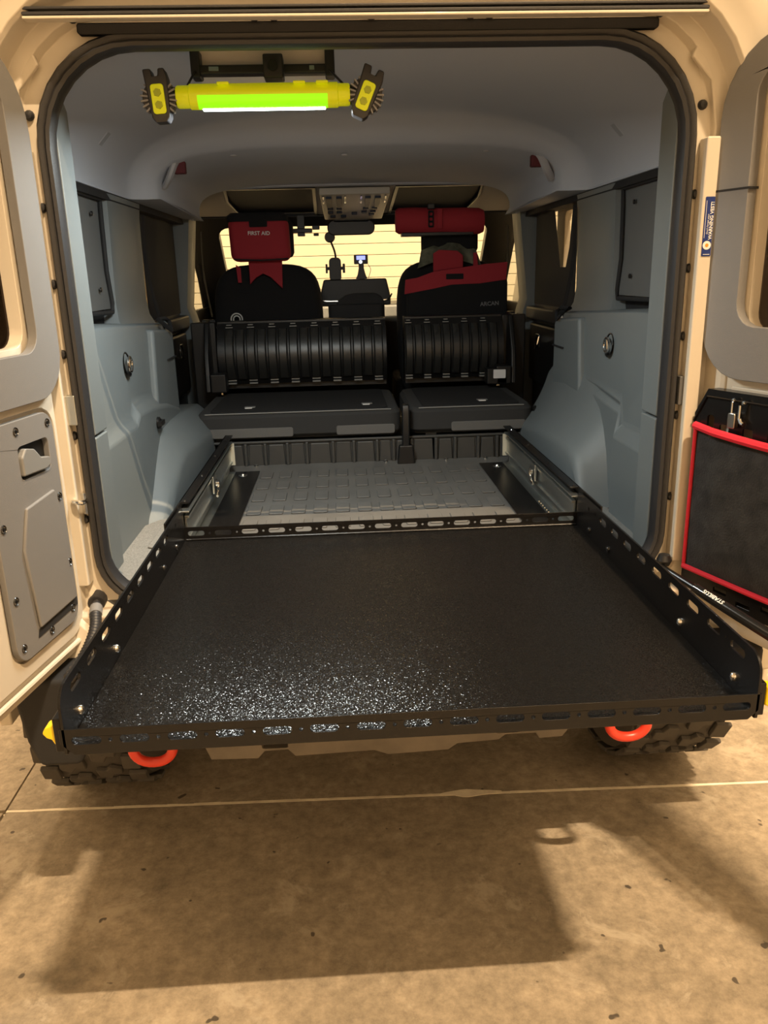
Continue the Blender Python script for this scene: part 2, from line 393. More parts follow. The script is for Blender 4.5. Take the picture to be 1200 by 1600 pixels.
build(MB().plate([(.52, 1.945), (3.1, 1.945), (3.22, 1.90), (3.22, 1.92), (3.1, 1.99), (.6, 2.0), (.52, 1.97)], 1.84, YZ(-.92)), 'roof_skin', PAINT, V, bevel=.01)
build(MB().plate([(3.60, 1.08), (4.75, 1.0), (4.75, 1.10), (3.66, 1.2), (3.60, 1.2)], 1.70, YZ(-.85)), 'bonnet', PAINT, V, bevel=.02)
build(MB().box(-.86, .86, .56, 4.7, .58, .66), 'underbody', UNDER, V)
build(MB().box(-.90, .90, .545, .60, .60, .742), 'rear_panel', PAINT_D, V, bevel=.008)

# ---- cargo floor
cf = build(MB().box(-.69, .69, .605, 2.4, .68, .752), 'load_floor', mat('floor_carpet', (.07, .07, .068), .9, bump=.4, bscale=600), V)
build(MB().plate([(.62, .752), (1.72, .752), (1.79, .764), (1.79, .768), (1.715, .757), (.62, .757)], .80*1.34, YZ(-.536)), 'cargo_mat', MATG, cf, bevel=.0015)
pad = build(MB().plate(rr(-.021, .021, -.045, .045, .004, 1), .0045, XY, z0=.757), 'pad', MATG, cf, bevel=.002, seg=1)
first = True
for r in range(5):
    for c in range(12):
        off = (-.363+c*.0655, 1.09+r*.145, 0)
        if first: pad.location = off; first = False
        else: dup(pad, (off[0]-pad.location.x, off[1]-pad.location.y, 0), parent=cf)
for s in (-1, 1):
    # small carpeted shelves beside the wheel boxes
    build(MB().plate([(s*.50, .66), (s*.655, .70), (s*.655, 1.10), (s*.62, 1.16), (s*.50, 1.16)], .016, XY, z0=.752).plate([(s*.53, .86), (s*.60, .90), (s*.60, 1.06), (s*.54, 1.08)], .006, XY, z0=.768), 'side_shelf', mat('speckled_carpet', (.20, .20, .19), .9, bump=.5, bscale=900, var=.3, vscale=300), cf, bevel=.004)
build(MB().box(-.60, .60, .60, .665, .74, .768), 'sill_plate', TRIM, V, bevel=.01)

build(MB().box(-.78, .78, 2.4, 3.62, .62, .70).box(-.79, -.60, 1.83, 2.4, .70, .78).box(.60, .79, 1.83, 2.4, .70, .78), 'cabin_floor', BLACKM, V)
# ---- ribbed bulkhead at the front of the load floor
bk = build(MB().box(-.56, .56, 1.80, 1.83, .75, .856).box(-.56, .56, 1.790, 1.83, .846, .856), 'bulkhead', mat('bulkhead_plastic', (.052, .052, .050), .42, bump=.2, bscale=900), V, bevel=.004)
edges = [-.54, -.445, -.375, -.295, -.225, -.13, -.055, .03, .09, .155, .245, .315, .40, .47, .54]
for i in range(len(edges)-1):
    a, b = edges[i], edges[i+1]; deep = i % 2
    M = XZ(1.80)
    build(MB().plate([(a+.008, .762), (b-.008, .762), (b-.012, .843), (a+.012, .843)], .006 if deep else .011, M), 'panel', mat('bulkhead_plastic', (.052, .052, .050), .42, bump=.2, bscale=900), bk, bevel=.005, seg=2)
for x in edges[1:-1]:
    build(MB().box(x-.006, x+.006, 1.782, 1.80, .758, .848), 'rib', mat('bulkhead_plastic', (.052, .052, .050), .42, bump=.2, bscale=900), bk, bevel=.004)
for x in (-.41, .06, .28, .425):
    build(MB().lathe([(.0001, .006), (.006, .005), (.0085, .001), (.0085, 0)], (x, 1.775, .768), (0, -.5, .87), 12), 'screw', CHROME, bk, smooth=True)

# ---- side trim panels (left, right) lofted along the load space
def side_trim(s):
    if s < 0:
        box_z, box_x, wall_x, sill = 1.058, .652, .672, 1.325
        st = [(.66, box_z, box_x), (.72, box_z, box_x), (1.15, box_z, box_x), (1.175, 1.085, .648), (1.35, 1.075, .648), (1.55, 1.05, .650), (1.74, 1.01, .654), (1.80, 1.0, .70), (1.82, 1.0, .80)]
    else:
        st = [(.66, 1.0, .645), (.72, 1.0, .645), (1.06, 1.0, .645), (1.085, 1.06, .664), (1.3, 1.08, .664), (1.55, 1.08, .664), (1.74, 1.06, .666), (1.80, 1.0, .70), (1.82, 1.0, .80)]
        wall_x, sill = .672, 1.325
    rows = []
    for y, bz, bx in st:
        wx = wall_x+(.006 if y > 1.5 else 0); k = max(0, (y-.9)/.9)
        sz = sill-.045*k
        if bx > .69: wx = bx
        d = max(.0, .018 if s > 0 else .012)
        rows.append([(s*bx, y, .752), (s*bx, y, bz-.02), (s*(bx+.012), y, bz), (s*(wx-.004), y, bz+.012), (s*wx, y, bz+.03), (s*wx, y, sz-.03), (s*(wx+.010), y, sz-.005), (s*(wx+.03), y, sz), (s*.80, y, sz+.004)])
    return MB().grid(rows)
sides = {}
for s in (-1, 1):
    sd = build(side_trim(s), 'side_trim', TRIM, V, bevel=.008, seg=3, ang=28)
    sides[s] = sd
    # wheel box
    rows = []
    if s < 0: S = [(1.135, .756, .756, .605), (1.20, .822, .80, .600), (1.27, .886, .85, .594), (1.335, .940, .893, .588), (1.375, .965, .912, .584), (1.42, .980, .922, .580), (1.55, .985, .925, .565), (1.75, .98, .915, .56), (1.98, .97, .90, .56), (2.0, .96, .89, .56)]
    else: S = [(1.10, .756, .756, .585), (1.13, .83, .80, .583), (1.16, .93, .865, .58), (1.195, 1.0, .905, .577), (1.24, 1.06, .923, .573), (1.33, 1.105, .93, .567), (1.6, 1.12, .92, .56), (1.8, 1.10, .90, .56), (1.88, 1.06, .88, .56)]
    for y, zt, zi, xi in S:
        xo = .70 if s < 0 else .676
        r = []
        for k in range(9):
            t = k/8
            if s < 0: z = zi+(zt-zi)*min(1, 2.0*t)**.75
            else: z = zi+(zt-zi)*(.55*t+.45*t**3)
            x = xi+.012+(xo-xi-.012)*t
            r.append((s*x, y, z))
        rows.append([(s*(xi+.0), y, .752), (s*(xi-.004), y, max(.753, zi-.03)), (s*(xi+.003), y, max(.754, zi-.009))]+r)
    wb = MB().grid(rows)
    wb.f.append(tuple(range(len(wb.v)-12, len(wb.v))))
    build(wb, 'wheel_box', TRIM, V, smooth=True, bevel=.006, ang=40)
    # C pillar and upper trims
    rows = []
    for z, x0, x1, ya, yb in [(1.27, .715, .78, 1.38, 1.90), (1.31, .735, .78, 1.40, 1.89), (1.36, .742, .78, 1.415, 1.89), (1.62, .738, .78, 1.43, 1.90), (1.664, .738, .78, 1.43, 1.92)]:
        rows.append([(s*x1, ya, z), (s*(x0+.004), ya+.006, z), (s*x0, ya+.03, z), (s*x0, yb-.10, z), (s*(x0+.012), yb-.05, z), (s*(x0+.035), yb, z), (s*x1, yb+.02, z)])
    build(MB().grid(rows), 'rear_pillar', TRIM, V, smooth=True)
    build(MB().grid([[(s*.80, y, 1.645), (s*.737, y, 1.645), (s*.742, y, 1.667), (s*.80, y, 1.672)] for y in (.66, 1.42, 1.95, 2.62)]), 'window_header', BLACKM, V)
    build(MB().grid([[(s*.80, y, 1.69), (s*.741, y, 1.667), (s*x1, y, z1), (s*(x1+.02), y, z1+.03)] for y, x1, z1 in ((.66, .740, 1.668), (1.66, .738, 1.668), (1.70, .73, 1.669), (1.735, .70, 1.671), (1.765, .672, 1.674), (1.79, .66, 1.676), (2.56, .66, 1.659), (2.66, .66, 1.659))]), 'headliner_soffit', HEAD, V, smooth=True)
    # grey edge trim just inside the seal
    xi = CX+s*.596
    PM = YZ(xi if s > 0 else xi-.04)
    build(MB().plate([(.626, .80), (.712, .80), (.712, 1.11), (.626, 1.11)], .04, PM), 'pillar_trim', TRIM, V, bevel=.004)
    build(MB().plate([(.626, 1.114), (.712, 1.114), (.712, 1.745), (.69, 1.765), (.626, 1.785)], .04, PM), 'pillar_trim', TRIM, V, bevel=.004)
    build(MB().box(*sorted((s*.64+CX, s*.82)), .61, .70, .75, 1.75), 'pillar_core', BLACKM, V)
    # outer window glass of the quarter light
    build(MB().box(*sorted((s*.905, s*.911)), .73, 1.41, 1.33, 1.67), 'quarter_glass', TINT, V)
    build(MB().grid([[(s*.80, y, z) for z in (1.33, 1.335)] for y in (.66, 1.45)]).box(*sorted((s*.78, s*.80)), .66, 1.95, .75, 1.34), 'inner_panel', BLACKM, V)
# lid lines and knob on the left box, tie-down rings both sides
sd = sides[-1]
build(MB().plate([(-.775, .80), (-.68, .80), (-.675, 1.12), (-.775, 1.12)], .004, XY, z0=1.066), 'box_lid', TRIM, sd, bevel=.002)
build(MB().lathe([(.018, -.004), (.018, .01), (.013, .013), (.012, .006), (.0001, .006)], (-.651, 1.36, 1.01), (1, 0, 0), 16).box(-.643, -.631, 1.335, 1.385, 1.003, 1.017), 'turn_knob', BLACKP, sd, smooth=True)
build(MB().plate([(-.74, .70), (-.69, .70), (-.69, 1.05), (-.74, 1.05)], .012, XY, z0=.0).box(-.001, .001, -.001, .001, 0, .001), 'trim_clip', TRIM, sd) if False else None
build(MB().plate([(.668, .69), (.75, .69), (.75, 1.02), (.668, 1.02)], .004, XY, z0=1.008), 'box_lid', TRIM, sides[1], bevel=.002)
def ring(s, y, z):
    sd = sides[s]; X = s*.6705
    c = build(MB().lathe([(.034, .004), (.031, .0045), (.026, -.004), (.024, -.01), (.0001, -.011)], (X, y, z), (-s, 0, .12), 24), 'ring_recess', BLACKP, sd, smooth=True)
    pts = [(X-s*.010, y+.02*cos(a), z+.02*sin(a)) for a in [2*pi*k/20 for k in range(20)]]
    build(MB().tube(pts, .0036, 8, True).tube([(X-s*.006, y, z-.02), (X-s*.009, y, z+.016)], .004, 8), 'tie_down_ring', CHROME, sd, smooth=True)
    return c
ring(-1, 1.17, 1.205); ring(1, 1.20, 1.215)
for s in (-1, 1):
    # raised step of the trim beside the rear seat, its moulding gap and the webbing guide on its shoulder
    build(MB().plate([(1.43, 1.02), (1.755, .99), (1.755, 1.25), (1.72, 1.262), (1.47, 1.278)], .034, YZ(-.69 if s < 0 else .656)), 'trim_step', TRIM, sides[s], bevel=.012, seg=3)
    build(MB().box(*sorted((s*.651, s*.656)), 1.62, 1.752, 1.168, 1.173), 'moulding_gap', BLACKM, sides[s])
    g_ = [(s*.672, 1.62, 1.30), (s*.67, 1.72, 1.298), (s*.662, 1.745, 1.285), (s*.645, 1.68, 1.262)]
    build(MB().tube(g_, .007, 8, True), 'webbing_guide', CLOTH, V, smooth=True)
build(MB().plate([(-.03, -.012), (.022, -.012), (.03, .012), (.016, .026), (.008, .008), (-.03, .004)], .006, frame((-.70, 1.82, 1.275), (.8, -.6, 0), (0, 0, 1))), 'hook_plate', mat('bright_zinc', (.85, .87, .83), .2, metal=1), V, bevel=.002)

# ---- headliner
def hsec(y, zt, hw, ze, we, p=2.6, n=14):
    out = []
    for k in range(2*n+1):
        t = -1+k/n; a = abs(t)
        ang = a*pi/2
        x = hw*(sin(ang)**(2/p)) if a > 0 else 0; z = ze+(zt-ze)*(max(0, cos(ang))**(2/p))
        out.append((math.copysign(x, t) if a > 0 else 0., y, z))
    return out
rows = [hsec(.655, 1.912, .728, 1.666, .7), hsec(.70, 1.918, .735, 1.665, .7), hsec(1.3, 1.925, .745, 1.665, .7), hsec(1.58, 1.92, .745, 1.665, .7), hsec(1.665, 1.915, .742, 1.667, .7, 2.7), hsec(1.70, 1.90, .73, 1.67, .7, 3), hsec(1.735, 1.86, .70, 1.672, .7, 3.3),
        hsec(1.765, 1.832, .672, 1.675, .7, 3.6), hsec(1.79, 1.823, .662, 1.677, .7, 3.8), hsec(2.2, 1.81, .66, 1.675, .7, 4), hsec(2.50, 1.798, .66, 1.665, .7, 4), hsec(2.56, 1.79, .66, 1.66, .7, 4)]
hl = build(MB().grid(rows), 'headliner', HEAD, V, smooth=True)
build(MB().grid([oloop(.004, .625), oloop(.03, .64), oloop(.13, .66)], True), 'inner_lining', HEAD, V, smooth=True)
# rolled front edge and light band of the headliner
build(MB().tube(curve_pts([(-.70, 2.56, 1.66), (-.655, 2.565, 1.745), (-.60, 2.57, 1.782), (-.4, 2.57, 1.792), (0, 2.57, 1.795), (.4, 2.57, 1.792), (.60, 2.57, 1.782), (.655, 2.565, 1.745), (.70, 2.56, 1.66)], 5), .014, 8), 'headliner_edge', HEAD, V, smooth=True)
for x, y, z, rx in [(-.50, .98, 1.895, 1), (0, .97, 1.919, 1), (.47, .98, 1.90, 1), (-.42, 1.86, 1.816, 1), (.43, 1.86, 1.816, 1), (-.05, 1.9, 1.817, 1)]:
    build(MB().lathe([(.012, 0), (.010, -.004), (.0001, -.005)], (x, y, z-.001), (0, 0, 1), 12), 'trim_clip', mat('clip_grey', (.5, .5, .52), .5), hl, smooth=True)
for s in (-1, 1):
    for y in (1.33, 1.55):
        M = frame((s*.6945, y, 1.795), (0, s, 0), (-s*.70, 0, .72))
        build(MB().plate(rr(-.02, .02, -.045, .045, .01, 3), .004, M, z0=-.001, holes=[rr(-.016, .016, -.041, .041, .008, 3)]), 'cap_frame', HEAD, hl, bevel=.0012)
        build(MB().plate(rr(-.0145, .0145, -.0395, .0395, .008, 3), .003, M, z0=-.001), 'blanking_cap', mat('cap_grey', (.36, .38, .42), .8), hl, bevel=.001)
# grab handles with a red tab on the step of the headliner
for s in (-1, 1):
    X, Y, Z = s*.615, 1.845, 1.765
    h = build(MB().tube(curve_pts([(X+s*.035, Y-.01, Z-.045), (X+s*.01, Y-.045, Z-.02), (X-s*.01, Y-.045, Z+.02), (X-s*.02, Y-.01, Z+.04)], 5), .011, 8, flat=1.3), 'grab_handle', mat('handle_grey', (.4, .4, .42), .5), V, smooth=True)
    build(MB().box(X-.02-s*.02, X+.02-s*.02, Y-.035, Y-.005, Z-.01, Z+.028), 'red_tab', mat('dark_red_tab', (.11, .015, .02), .7), h, bevel=.004, label='dark red tab of the grab handle')

# ---- roof windows, overhead console, windscreen
rw_top, rw_bot = (2.60, 1.785), (3.12, 1.692)
def onroof(t): return (rw_top[0]+(rw_bot[0]-rw_top[0])*t, rw_top[1]+(rw_bot[1]-rw_top[1])*t)
d = Vector((0, rw_bot[0]-rw_top[0], rw_bot[1]-rw_top[1])).normalized()
RM = frame((0, rw_top[0], rw_top[1]), (1, 0, 0), d)        # local y runs forward/down the sloping front roof
outer = [(-.86, -.06), (.86, -.06), (.86, .60), (-.86, .60)]
wins = [[(-.56, .012), (-.17, .012), (-.175, .47), (-.545, .47), (-.575, .2)], [(.175, .012), (.555, .012), (.57, .2), (.54, .47), (.165, .47)]]
build(MB().plate(outer, .012, RM, wins), 'front_headliner', mat('front_headliner_grey', (.30, .29, .29), .9, bump=.2, bscale=900), V, bevel=.004)
for wv in wins:
    mx = sum(a for a, b in wv)/len(wv)
    rwf = build(MB().plate([(a*1.0, b) for a, b in wv], .01, RM, [[(mx+(a-mx)*.94, .24+(b-.24)*.94) for a, b in wv]], z0=-.004), 'roof_window', BLACKP, V)
    build(MB().plate(wv, .004, RM, z0=.014), 'glass', DARK, rwf)
co = build(MB().plate([(-.155, -.0), (.15, -.0), (.135, .43), (-.14, .43)], .03, RM, z0=-.035), 'overhead_console', CONSOLE, V, bevel=.006)
for x, l, w_ in [(-.115, .15, .025), (-.07, .15, .024), (.055, .15, .025), (.098, .15, .026)]:
    build(MB().plate([(x-w_/2, .03), (x+w_/2, .03), (x+w_*.5, .11), (x+w_*.36, .03+l), (x-w_*.36, .03+l), (x-w_*.5, .11)], .012, RM, z0=-.045), 'toggle_switch', mat('switch_navy', (.02, .03, .06), .5), co, bevel=.002)
for x in (-.138, -.043, .026, .132):
    build(MB().plate(rr(x-.0035, x+.0035, .02, .13, .002, 2), .006, RM, z0=-.039), 'indicator_strip', BLACKG, co)
    build(MB().plate(circ(x, .085, .003, 8), .003, RM, z0=-.043), 'indicator', WHITE, co)
for i, (x, y) in enumerate([(-.11, .22), (-.07, .22), (-.11, .28), (.05, .22), (.09, .215), (.085, .275), (.08, .32), (-.07, .28), (.045, .28), (-.10, .35), (-.05, .35), (0, .30)]):
    build(MB().plate(rr(x-.013, x+.013, y-.012, y+.012, .004, 2), .01, RM, z0=-.044), 'push_button', mat('switch_navy', (.02, .03, .06), .5), co, bevel=.002)
# windscreen: from header to cowl
wt, wb_ = (3.13, 1.69), (3.56, 1.26)
ws = frame((0, wb_[0], wb_[1]), (1, 0, 0), (0, wt[0]-wb_[0], wt[1]-wb_[1]))
H = math.hypot(wt[0]-wb_[0], wt[1]-wb_[1])
wf = build(MB().plate([(-.84, -.06), (.84, -.06), (.80, H+.06), (-.80, H+.06)], .05, ws, [rr(-.665, .665, .02, H-.005, .06, 4)]), 'windscreen_frame', BLACKP, V, bevel=.006)
build(MB().plate(rr(-.73, .73, .01, H, .06, 4), .005, ws, z0=.02), 'windscreen', GLASS, wf)
for s in (-1, 1):
    X = s*.79
    # side doors: inner panels, frames and glass
    def yz(y0, y1, z0, z1, r=.03): return rr(y0, y1, z0, z1, r, 4)
    dr = build(MB().plate([(1.90, .66), (2.62, .66), (2.62, 1.70), (1.90, 1.70)], .03, YZ(X if s > 0 else X-.03), [yz(1.96, 2.53, 1.285, 1.655, .04)]), 'side_door', BLACKP, V, bevel=.004)
    build(MB().plate([(1.90, 1.215), (2.58, 1.215), (2.58, 1.27), (1.90, 1.27)], .045, YZ(X-.045 if s > 0 else X)), 'door_top_pad', mat('pad_black', (.02, .02, .021), .5), dr, bevel=.01)
    build(MB().plate([(1.92, .95), (2.56, .95), (2.56, 1.20), (1.92, 1.20)], .03, YZ(X-.03 if s > 0 else X)), 'door_card', BLACKP, dr, bevel=.012)
    build(MB().box(*sorted((X-s*.03, X-s*.036)), 2.36, 2.42, 1.10, 1.16), 'handle_bezel', BLACKG, dr, bevel=.004)
    build(MB().tube(curve_pts([(X-s*.036, 2.36, 1.15), (X-s*.045, 2.36, 1.11), (X-s*.045, 2.39, 1.10), (X-s*.036, 2.40, 1.105)], 4), .004, 6), 'door_handle', CHROME, dr, smooth=True)
    build(MB().plate(yz(1.95, 2.54, 1.28, 1.66, .04), .004, YZ(X+s*.012)), 'window_glass', PALE, dr)
    # B pillar and front door
    build(MB().grid([[(s*.80, 2.60, z), (s*(x+.01), 2.60, z), (s*x, 2.63, z), (s*x, 2.72, z), (s*(x+.015), 2.75, z), (s*.80, 2.76, z)] for z, x in [(.66, .70), (1.2, .715), (1.3, .745), (1.70, .70), (1.74, .68)]]), 'door_pillar', TRIM, V, smooth=True)
    fd = build(MB().plate([(2.76, .66), (3.62, .66), (3.62, 1.25), (3.18, 1.72), (2.76, 1.72)], .03, YZ(X if s > 0 else X-.03), [[(2.80, 1.27), (3.45, 1.27), (3.10, 1.66), (2.80, 1.66)]]), 'front_door', BLACKP, V, bevel=.004)
    build(MB().plate([(2.79, 1.26), (3.46, 1.26), (3.1, 1.67), (2.79, 1.67)], .004, YZ(X+s*.012)), 'window_glass', GLASS, fd)
    # seat belts of the rear row and front row
    pts = curve_pts([(s*.725, 1.80, 1.63), (s*.73, 1.81, 1.45), (s*.715, 1.85, 1.29)], 5)
    sb = build(MB().tube(pts, .022, 8, flat=.09, up=(1, 0, 0)), 'seat_belt', CLOTH, V, smooth=True)
    build(MB().tube(curve_pts([(s*.712, 1.85, 1.27), (s*.70, 1.86, 1.10), (s*.69, 1.9, .92)], 5), .022, 8, flat=.09, up=(1, 0, 0)), 'lower_webbing', CLOTH, sb, smooth=True)
    build(MB().plate(rr(-.013, .013, -.032, .0, .004, 2), .003, frame((s*.70, 1.84, 1.265), (0.55, -.83, 0), (0, .1, 1)), [rr(-.007, .007, -.026, -.009, .002, 2)]), 'buckle_tongue', mat('tongue_steel', (.75, .70, .6), .35, metal=.6), sb, bevel=.0008)
    build(MB().box(s*.70-.02, s*.70+.02, 1.835, 1.87, 1.268, 1.285), 'tongue_cap', BLACKP, sb, bevel=.004)
    build(MB().tube(curve_pts([(s*.69, 2.74, 1.62), (s*.70, 2.78, 1.45), (s*.68, 2.80, 1.25)], 5), .022, 8, flat=.09, up=(1, 0, 0)), 'front_belt', CLOTH, V, smooth=True)
    # bracket with bright hinge pins behind the front seat shoulders
    hb = build(MB().box(s*.655-.03, s*.655+.03, 2.52, 2.56, 1.19, 1.25).cyl((s*.62, 2.54, 1.215), (s*.69, 2.54, 1.215), .008), 'coat_bracket', BLACKP, V, bevel=.004)
    build(MB().cyl((s*.69, 2.515, 1.235), (s*.72, 2.515, 1.23), .009, n=10), 'pin', CHROME, hb, smooth=True)
# sun visors
for s in (-1, 1):
    build(MB().plate(rr(s*.36-.17, s*.36+.17, 0, .12, .03, 4), .018, frame((0, 3.1, 1.56+.12), (1, 0, 0), (0, .12, -.3))), 'sun_visor', BLACKM, V, bevel=.006) if False else None
# mirror with a mount
mr = build(MB().plate(rr(-.13, .10, 1.605, 1.675, .032, 6), .03, XZ(3.06)).box(-.03, 0.0, 3.05, 3.1, 1.66, 1.70), 'rear_view_mirror', BLACKP, V, bevel=.006)
build(MB().box(-.10, .075, 3.02, 3.08, 1.665, 1.72), 'mirror_console', BLACKP, V, bevel=.01)
# dashboard with centre display hood
ds = build(MB().plate([(3.20, .8), (3.6, .8), (3.6, 1.25), (3.45, 1.28), (3.22, 1.27), (3.16, 1.2)], 1.44, YZ(-.72)), 'dashboard', BLACKP, V, bevel=.02)
build(MB().plate([(-.185, 1.27), (.175, 1.27), (.175, 1.31), (.155, 1.40), (-.16, 1.40), (-.185, 1.31)], .05, XZ(3.16)), 'display_hood', BLACKP, ds, bevel=.008)
build(MB().tube(curve_pts([(-.19, 3.10, 1.325), (-.17, 3.09, 1.30), (-.10, 3.09, 1.295), (.10, 3.09, 1.295), (.16, 3.09, 1.30), (.18, 3.10, 1.325)], 4), .004, 6), 'display_trim', CHROME, ds, smooth=True)
build(MB().stack([loopXY(-.15, .12, 2.52, 2.95, .05, z) for z in (.8, 1.16, 1.20)]).stack([loopXY(-.135, .105, 2.50, 2.56, .02, z) for z in (1.15, 1.30)]).plate(rr(-.12, .11, 1.20, 1.345, (.0, .0, .05, .1), 4), .03, XZ(2.55)), 'centre_console', BLACKM, V, bevel=.008)

# ---- wheels with blocky off-road tread
def make_wheel(s):
    cxw, cyw, cz, R = s*.785, 1.17, .40, .40
    W = .135
    cyw = 1.13
    ty = MB().lathe([(.20, -W*.9), (.22, -W), (.34, -W*1.02), (.366, -W*.94), (.378, -W*.7), (.380, 0), (.378, W*.7), (.366, W*.94), (.34, W*1.02), (.22, W), (.20, W*.9)], (cxw, cyw, cz), (1, 0, 0), 64)
    wh = build(ty, 'wheel', TYRE, V, smooth=True)
    build(MB().lathe([(.205, -.10), (.205, .10), (.19, .095), (.17, .03), (.06, .02), (.0001, .02)], (cxw, cyw, cz), (s, 0, 0), 32), 'rim', mat('rim_dark', (.05, .05, .05), .5), wh, smooth=True)
    # tread blocks: two staggered inner rows of interlocking hooks and two shoulder rows
    shapes = {'tread_block': [(-.030, -.020), (.002, -.026), (.014, -.008), (.034, -.010), (.038, .010), (.010, .024), (-.004, .008), (-.030, .014)],
              'shoulder_block': [(-.026, -.022), (.020, -.026), (.026, .018), (-.020, .024)]}
    N = 26
    for row, (off, nm, flip, ph) in enumerate([(-.040, 'tread_block', 1, 0), (.040, 'tread_block', -1, .5), (-.108, 'shoulder_block', 1, .45), (.108, 'shoulder_block', -1, .95)]):
        for k in range(N):
            a = 2*pi*(k+ph)/N
            da = (a % (2*pi))
            # keep only blocks on the lower rear half that can show
            if not (pi*.93 < da < pi*1.72): continue
            rad = Vector((0, cos(a), sin(a))); tan = Vector((0, -sin(a), cos(a)))
            M = frame(Vector((cxw+off, cyw, cz))+rad*.378, (1, 0, 0), tan*1.0)
            if M.col[2].to_3d().dot(rad) < 0: M = frame(Vector((cxw+off, cyw, cz))+rad*.378, (-1, 0, 0), tan)
            sh = [(x*flip, y*1.35*flip) for x, y in shapes[nm]]
            build(MB().plate(sh, .014, M), nm, TYRE, wh, bevel=.003, seg=1)
    return wh
for s in (-1, 1): make_wheel(s)
build(MB().cyl((-.65, 1.13, .36), (.65, 1.13, .36), .045, n=12).lathe([(.05, -.12), (.13, -.08), (.15, 0), (.13, .08), (.05, .12)], (.1, 1.17, .36), (1, 0, 0), 16), 'rear_axle', UNDER, V, smooth=True)

# ---- rear bumper, recovery points and the tow cross member
bm_ = build(MB().plate([(-.775, .60), (-.765, .52), (-.745, .46), (-.66, .46), (-.62, .60), (-.62, .66), (-.775, .66)], .14, XZ(.56)).plate([(.62, .60), (.66, .50), (.745, .50), (.765, .54), (.775, .60), (.775, .66), (.62, .66)], .14, XZ(.56)).plate([(-.62, .56), (.62, .56), (.62, .66), (-.62, .66)], .10, XZ(.55)), 'rear_bumper', BLACKM, V, bevel=.012)
build(MB().plate([(-.44, .56), (-.40, .438), (-.30, .435), (-.285, .452), (-.235, .453), (-.22, .436), (-.05, .44), (-.02, .428), (.11, .432), (.13, .446), (.22, .45), (.235, .462), (.30, .462), (.31, .448), (.36, .45), (.44, .56)], .02, XZ(.47), [rr(-.29, -.235, .458, .476, .002, 1), rr(.215, .265, .466, .482, .002, 1)]), 'tow_member', mat('dusty_steel', (.15, .13, .105), .55, var=.2, vscale=15), V, bevel=.004)
for s, lab in ((-1, 'red recovery shackle hanging below the left corner of the tray'), (1, 'red recovery shackle hanging below the right corner of the tray')):
    xs = -.52 if s < 0 else .505
    t = thing('recovery_shackle', lab, 'shackle', (xs, .45, .50), 'red recovery shackles on the rear bumper')
    pts = [(xs-.036, .47, .52)]+[(xs+.042*math.copysign(abs(cos(a))**.9, cos(a)), .45, .474+.034*sin(a)) for a in [pi+pi*k/14 for k in range(15)]]+[(xs+.036, .47, .52)]
    build(MB().tube(pts, .0108, 12), 'bow', REDS, t, smooth=True)
    build(MB().cyl((xs-.06, .472, .522), (xs+.055, .472, .522), .011, n=12), 'pin', BLACKP, t, smooth=True)

# ---------------------------------------------------------------- rear doors
def make_door(side):
    if side < 0: o, u = (-.66, .60, 0), (-.17, -.985, 0)
    else: o, u = (.662, .60, 0), (.37, -.93, 0)
    o = Vector(o); u = Vector(u).normalized(); z = Vector((0, 0, 1)); nrm = z.cross(u) if side < 0 else u.cross(z)
    # nrm = direction of the door's inner face
    M = Matrix((u, z, nrm)).transposed().to_4x4(); M.translation = o
    return M, o, u, nrm
def shell(W, z0, z1, holes, M, rt=.15, rb=.07, t=.055):
    return MB().plate(rr(.0, W, z0, z1, (rb, .05, .06, rt), 8), t, M, holes, z0=-t)
# left (narrow) door
M, o, u, nrm = make_door(-1)
ld = build(shell(.44, .675, 1.86, [rr(.10, .37, 1.31, 1.745, .035)], M), 'rear_door', PAINT, V, bevel=.012, seg=3)
build(MB().plate(rr(.045, .42, .715, 1.825, (.05, .05, .06, .13), 6), .008, M, [rr(.075, .395, 1.225, 1.80, .06), rr(.055, .31, .745, 1.195, .045)]), 'inner_pressing', PAINT, ld, bevel=.006, seg=3)
build(MB().plate(rr(.02, .41, 1.212, 1.815, (.09, .06, .08, .13), 7), .018, M, [rr(.095, .38, 1.30, 1.755, .04)], z0=.006), 'window_trim', TRIM_D, ld, bevel=.008, seg=3)
build(MB().plate(rr(.08, .39, 1.29, 1.77, .05), .004, M, z0=-.03), 'window_glass', TINT, ld)
trimp = rr(.072, .302, .752, 1.188, .035)
tp = build(MB().plate(trimp, .012, M, [rr(.098, .203, 1.078, 1.14, .012)], z0=.004), 'trim_panel', TRIM_D, ld, bevel=.004)
build(MB().plate(rr(.095, .206, 1.075, 1.143, .012), .003, M, z0=.0015), 'pull_recess', BLACKP, ld)
build(MB().plate([(.20, 1.085), (.125, 1.082), (.105, 1.09), (.105, 1.103), (.135, 1.108), (.155, 1.128), (.185, 1.135), (.20, 1.12)], .017, M, z0=.005), 'release_handle', mat('handle_trim', (.2, .2, .195), .45), ld, bevel=.004, label='grey door release lever set in a dark recess')
build(MB().plate([(.21, 1.028), (.108, 1.038), (.10, 1.02), (.088, .80), (.225, .795), (.238, .955)], .008, M, z0=.014), 'raised_panel', TRIM_D, ld, bevel=.005)
build(MB().plate([(.079, .782), (.232, .778), (.226, .793), (.078, .799)], .001, M, z0=.0162), 'panel_groove', BLACKM, ld)
for (s_, z_) in [(.2, 1.169), (.092, 1.166), (.086, 1.017), (.084, .877), (.098, .782), (.184, .772), (.281, .78), (.282, .874), (.283, 1.011)]:
    c = M @ Vector((s_, z_, .0165))
    build(MB().lathe([(.0085, .0), (.0075, .0015), (.006, -.001), (.0035, -.001), (.003, .002), (.0001, .002)], c, nrm, 12), 'screw', BLACKG, ld, smooth=True)
for i, zz in enumerate((.70, .685)):
    pass
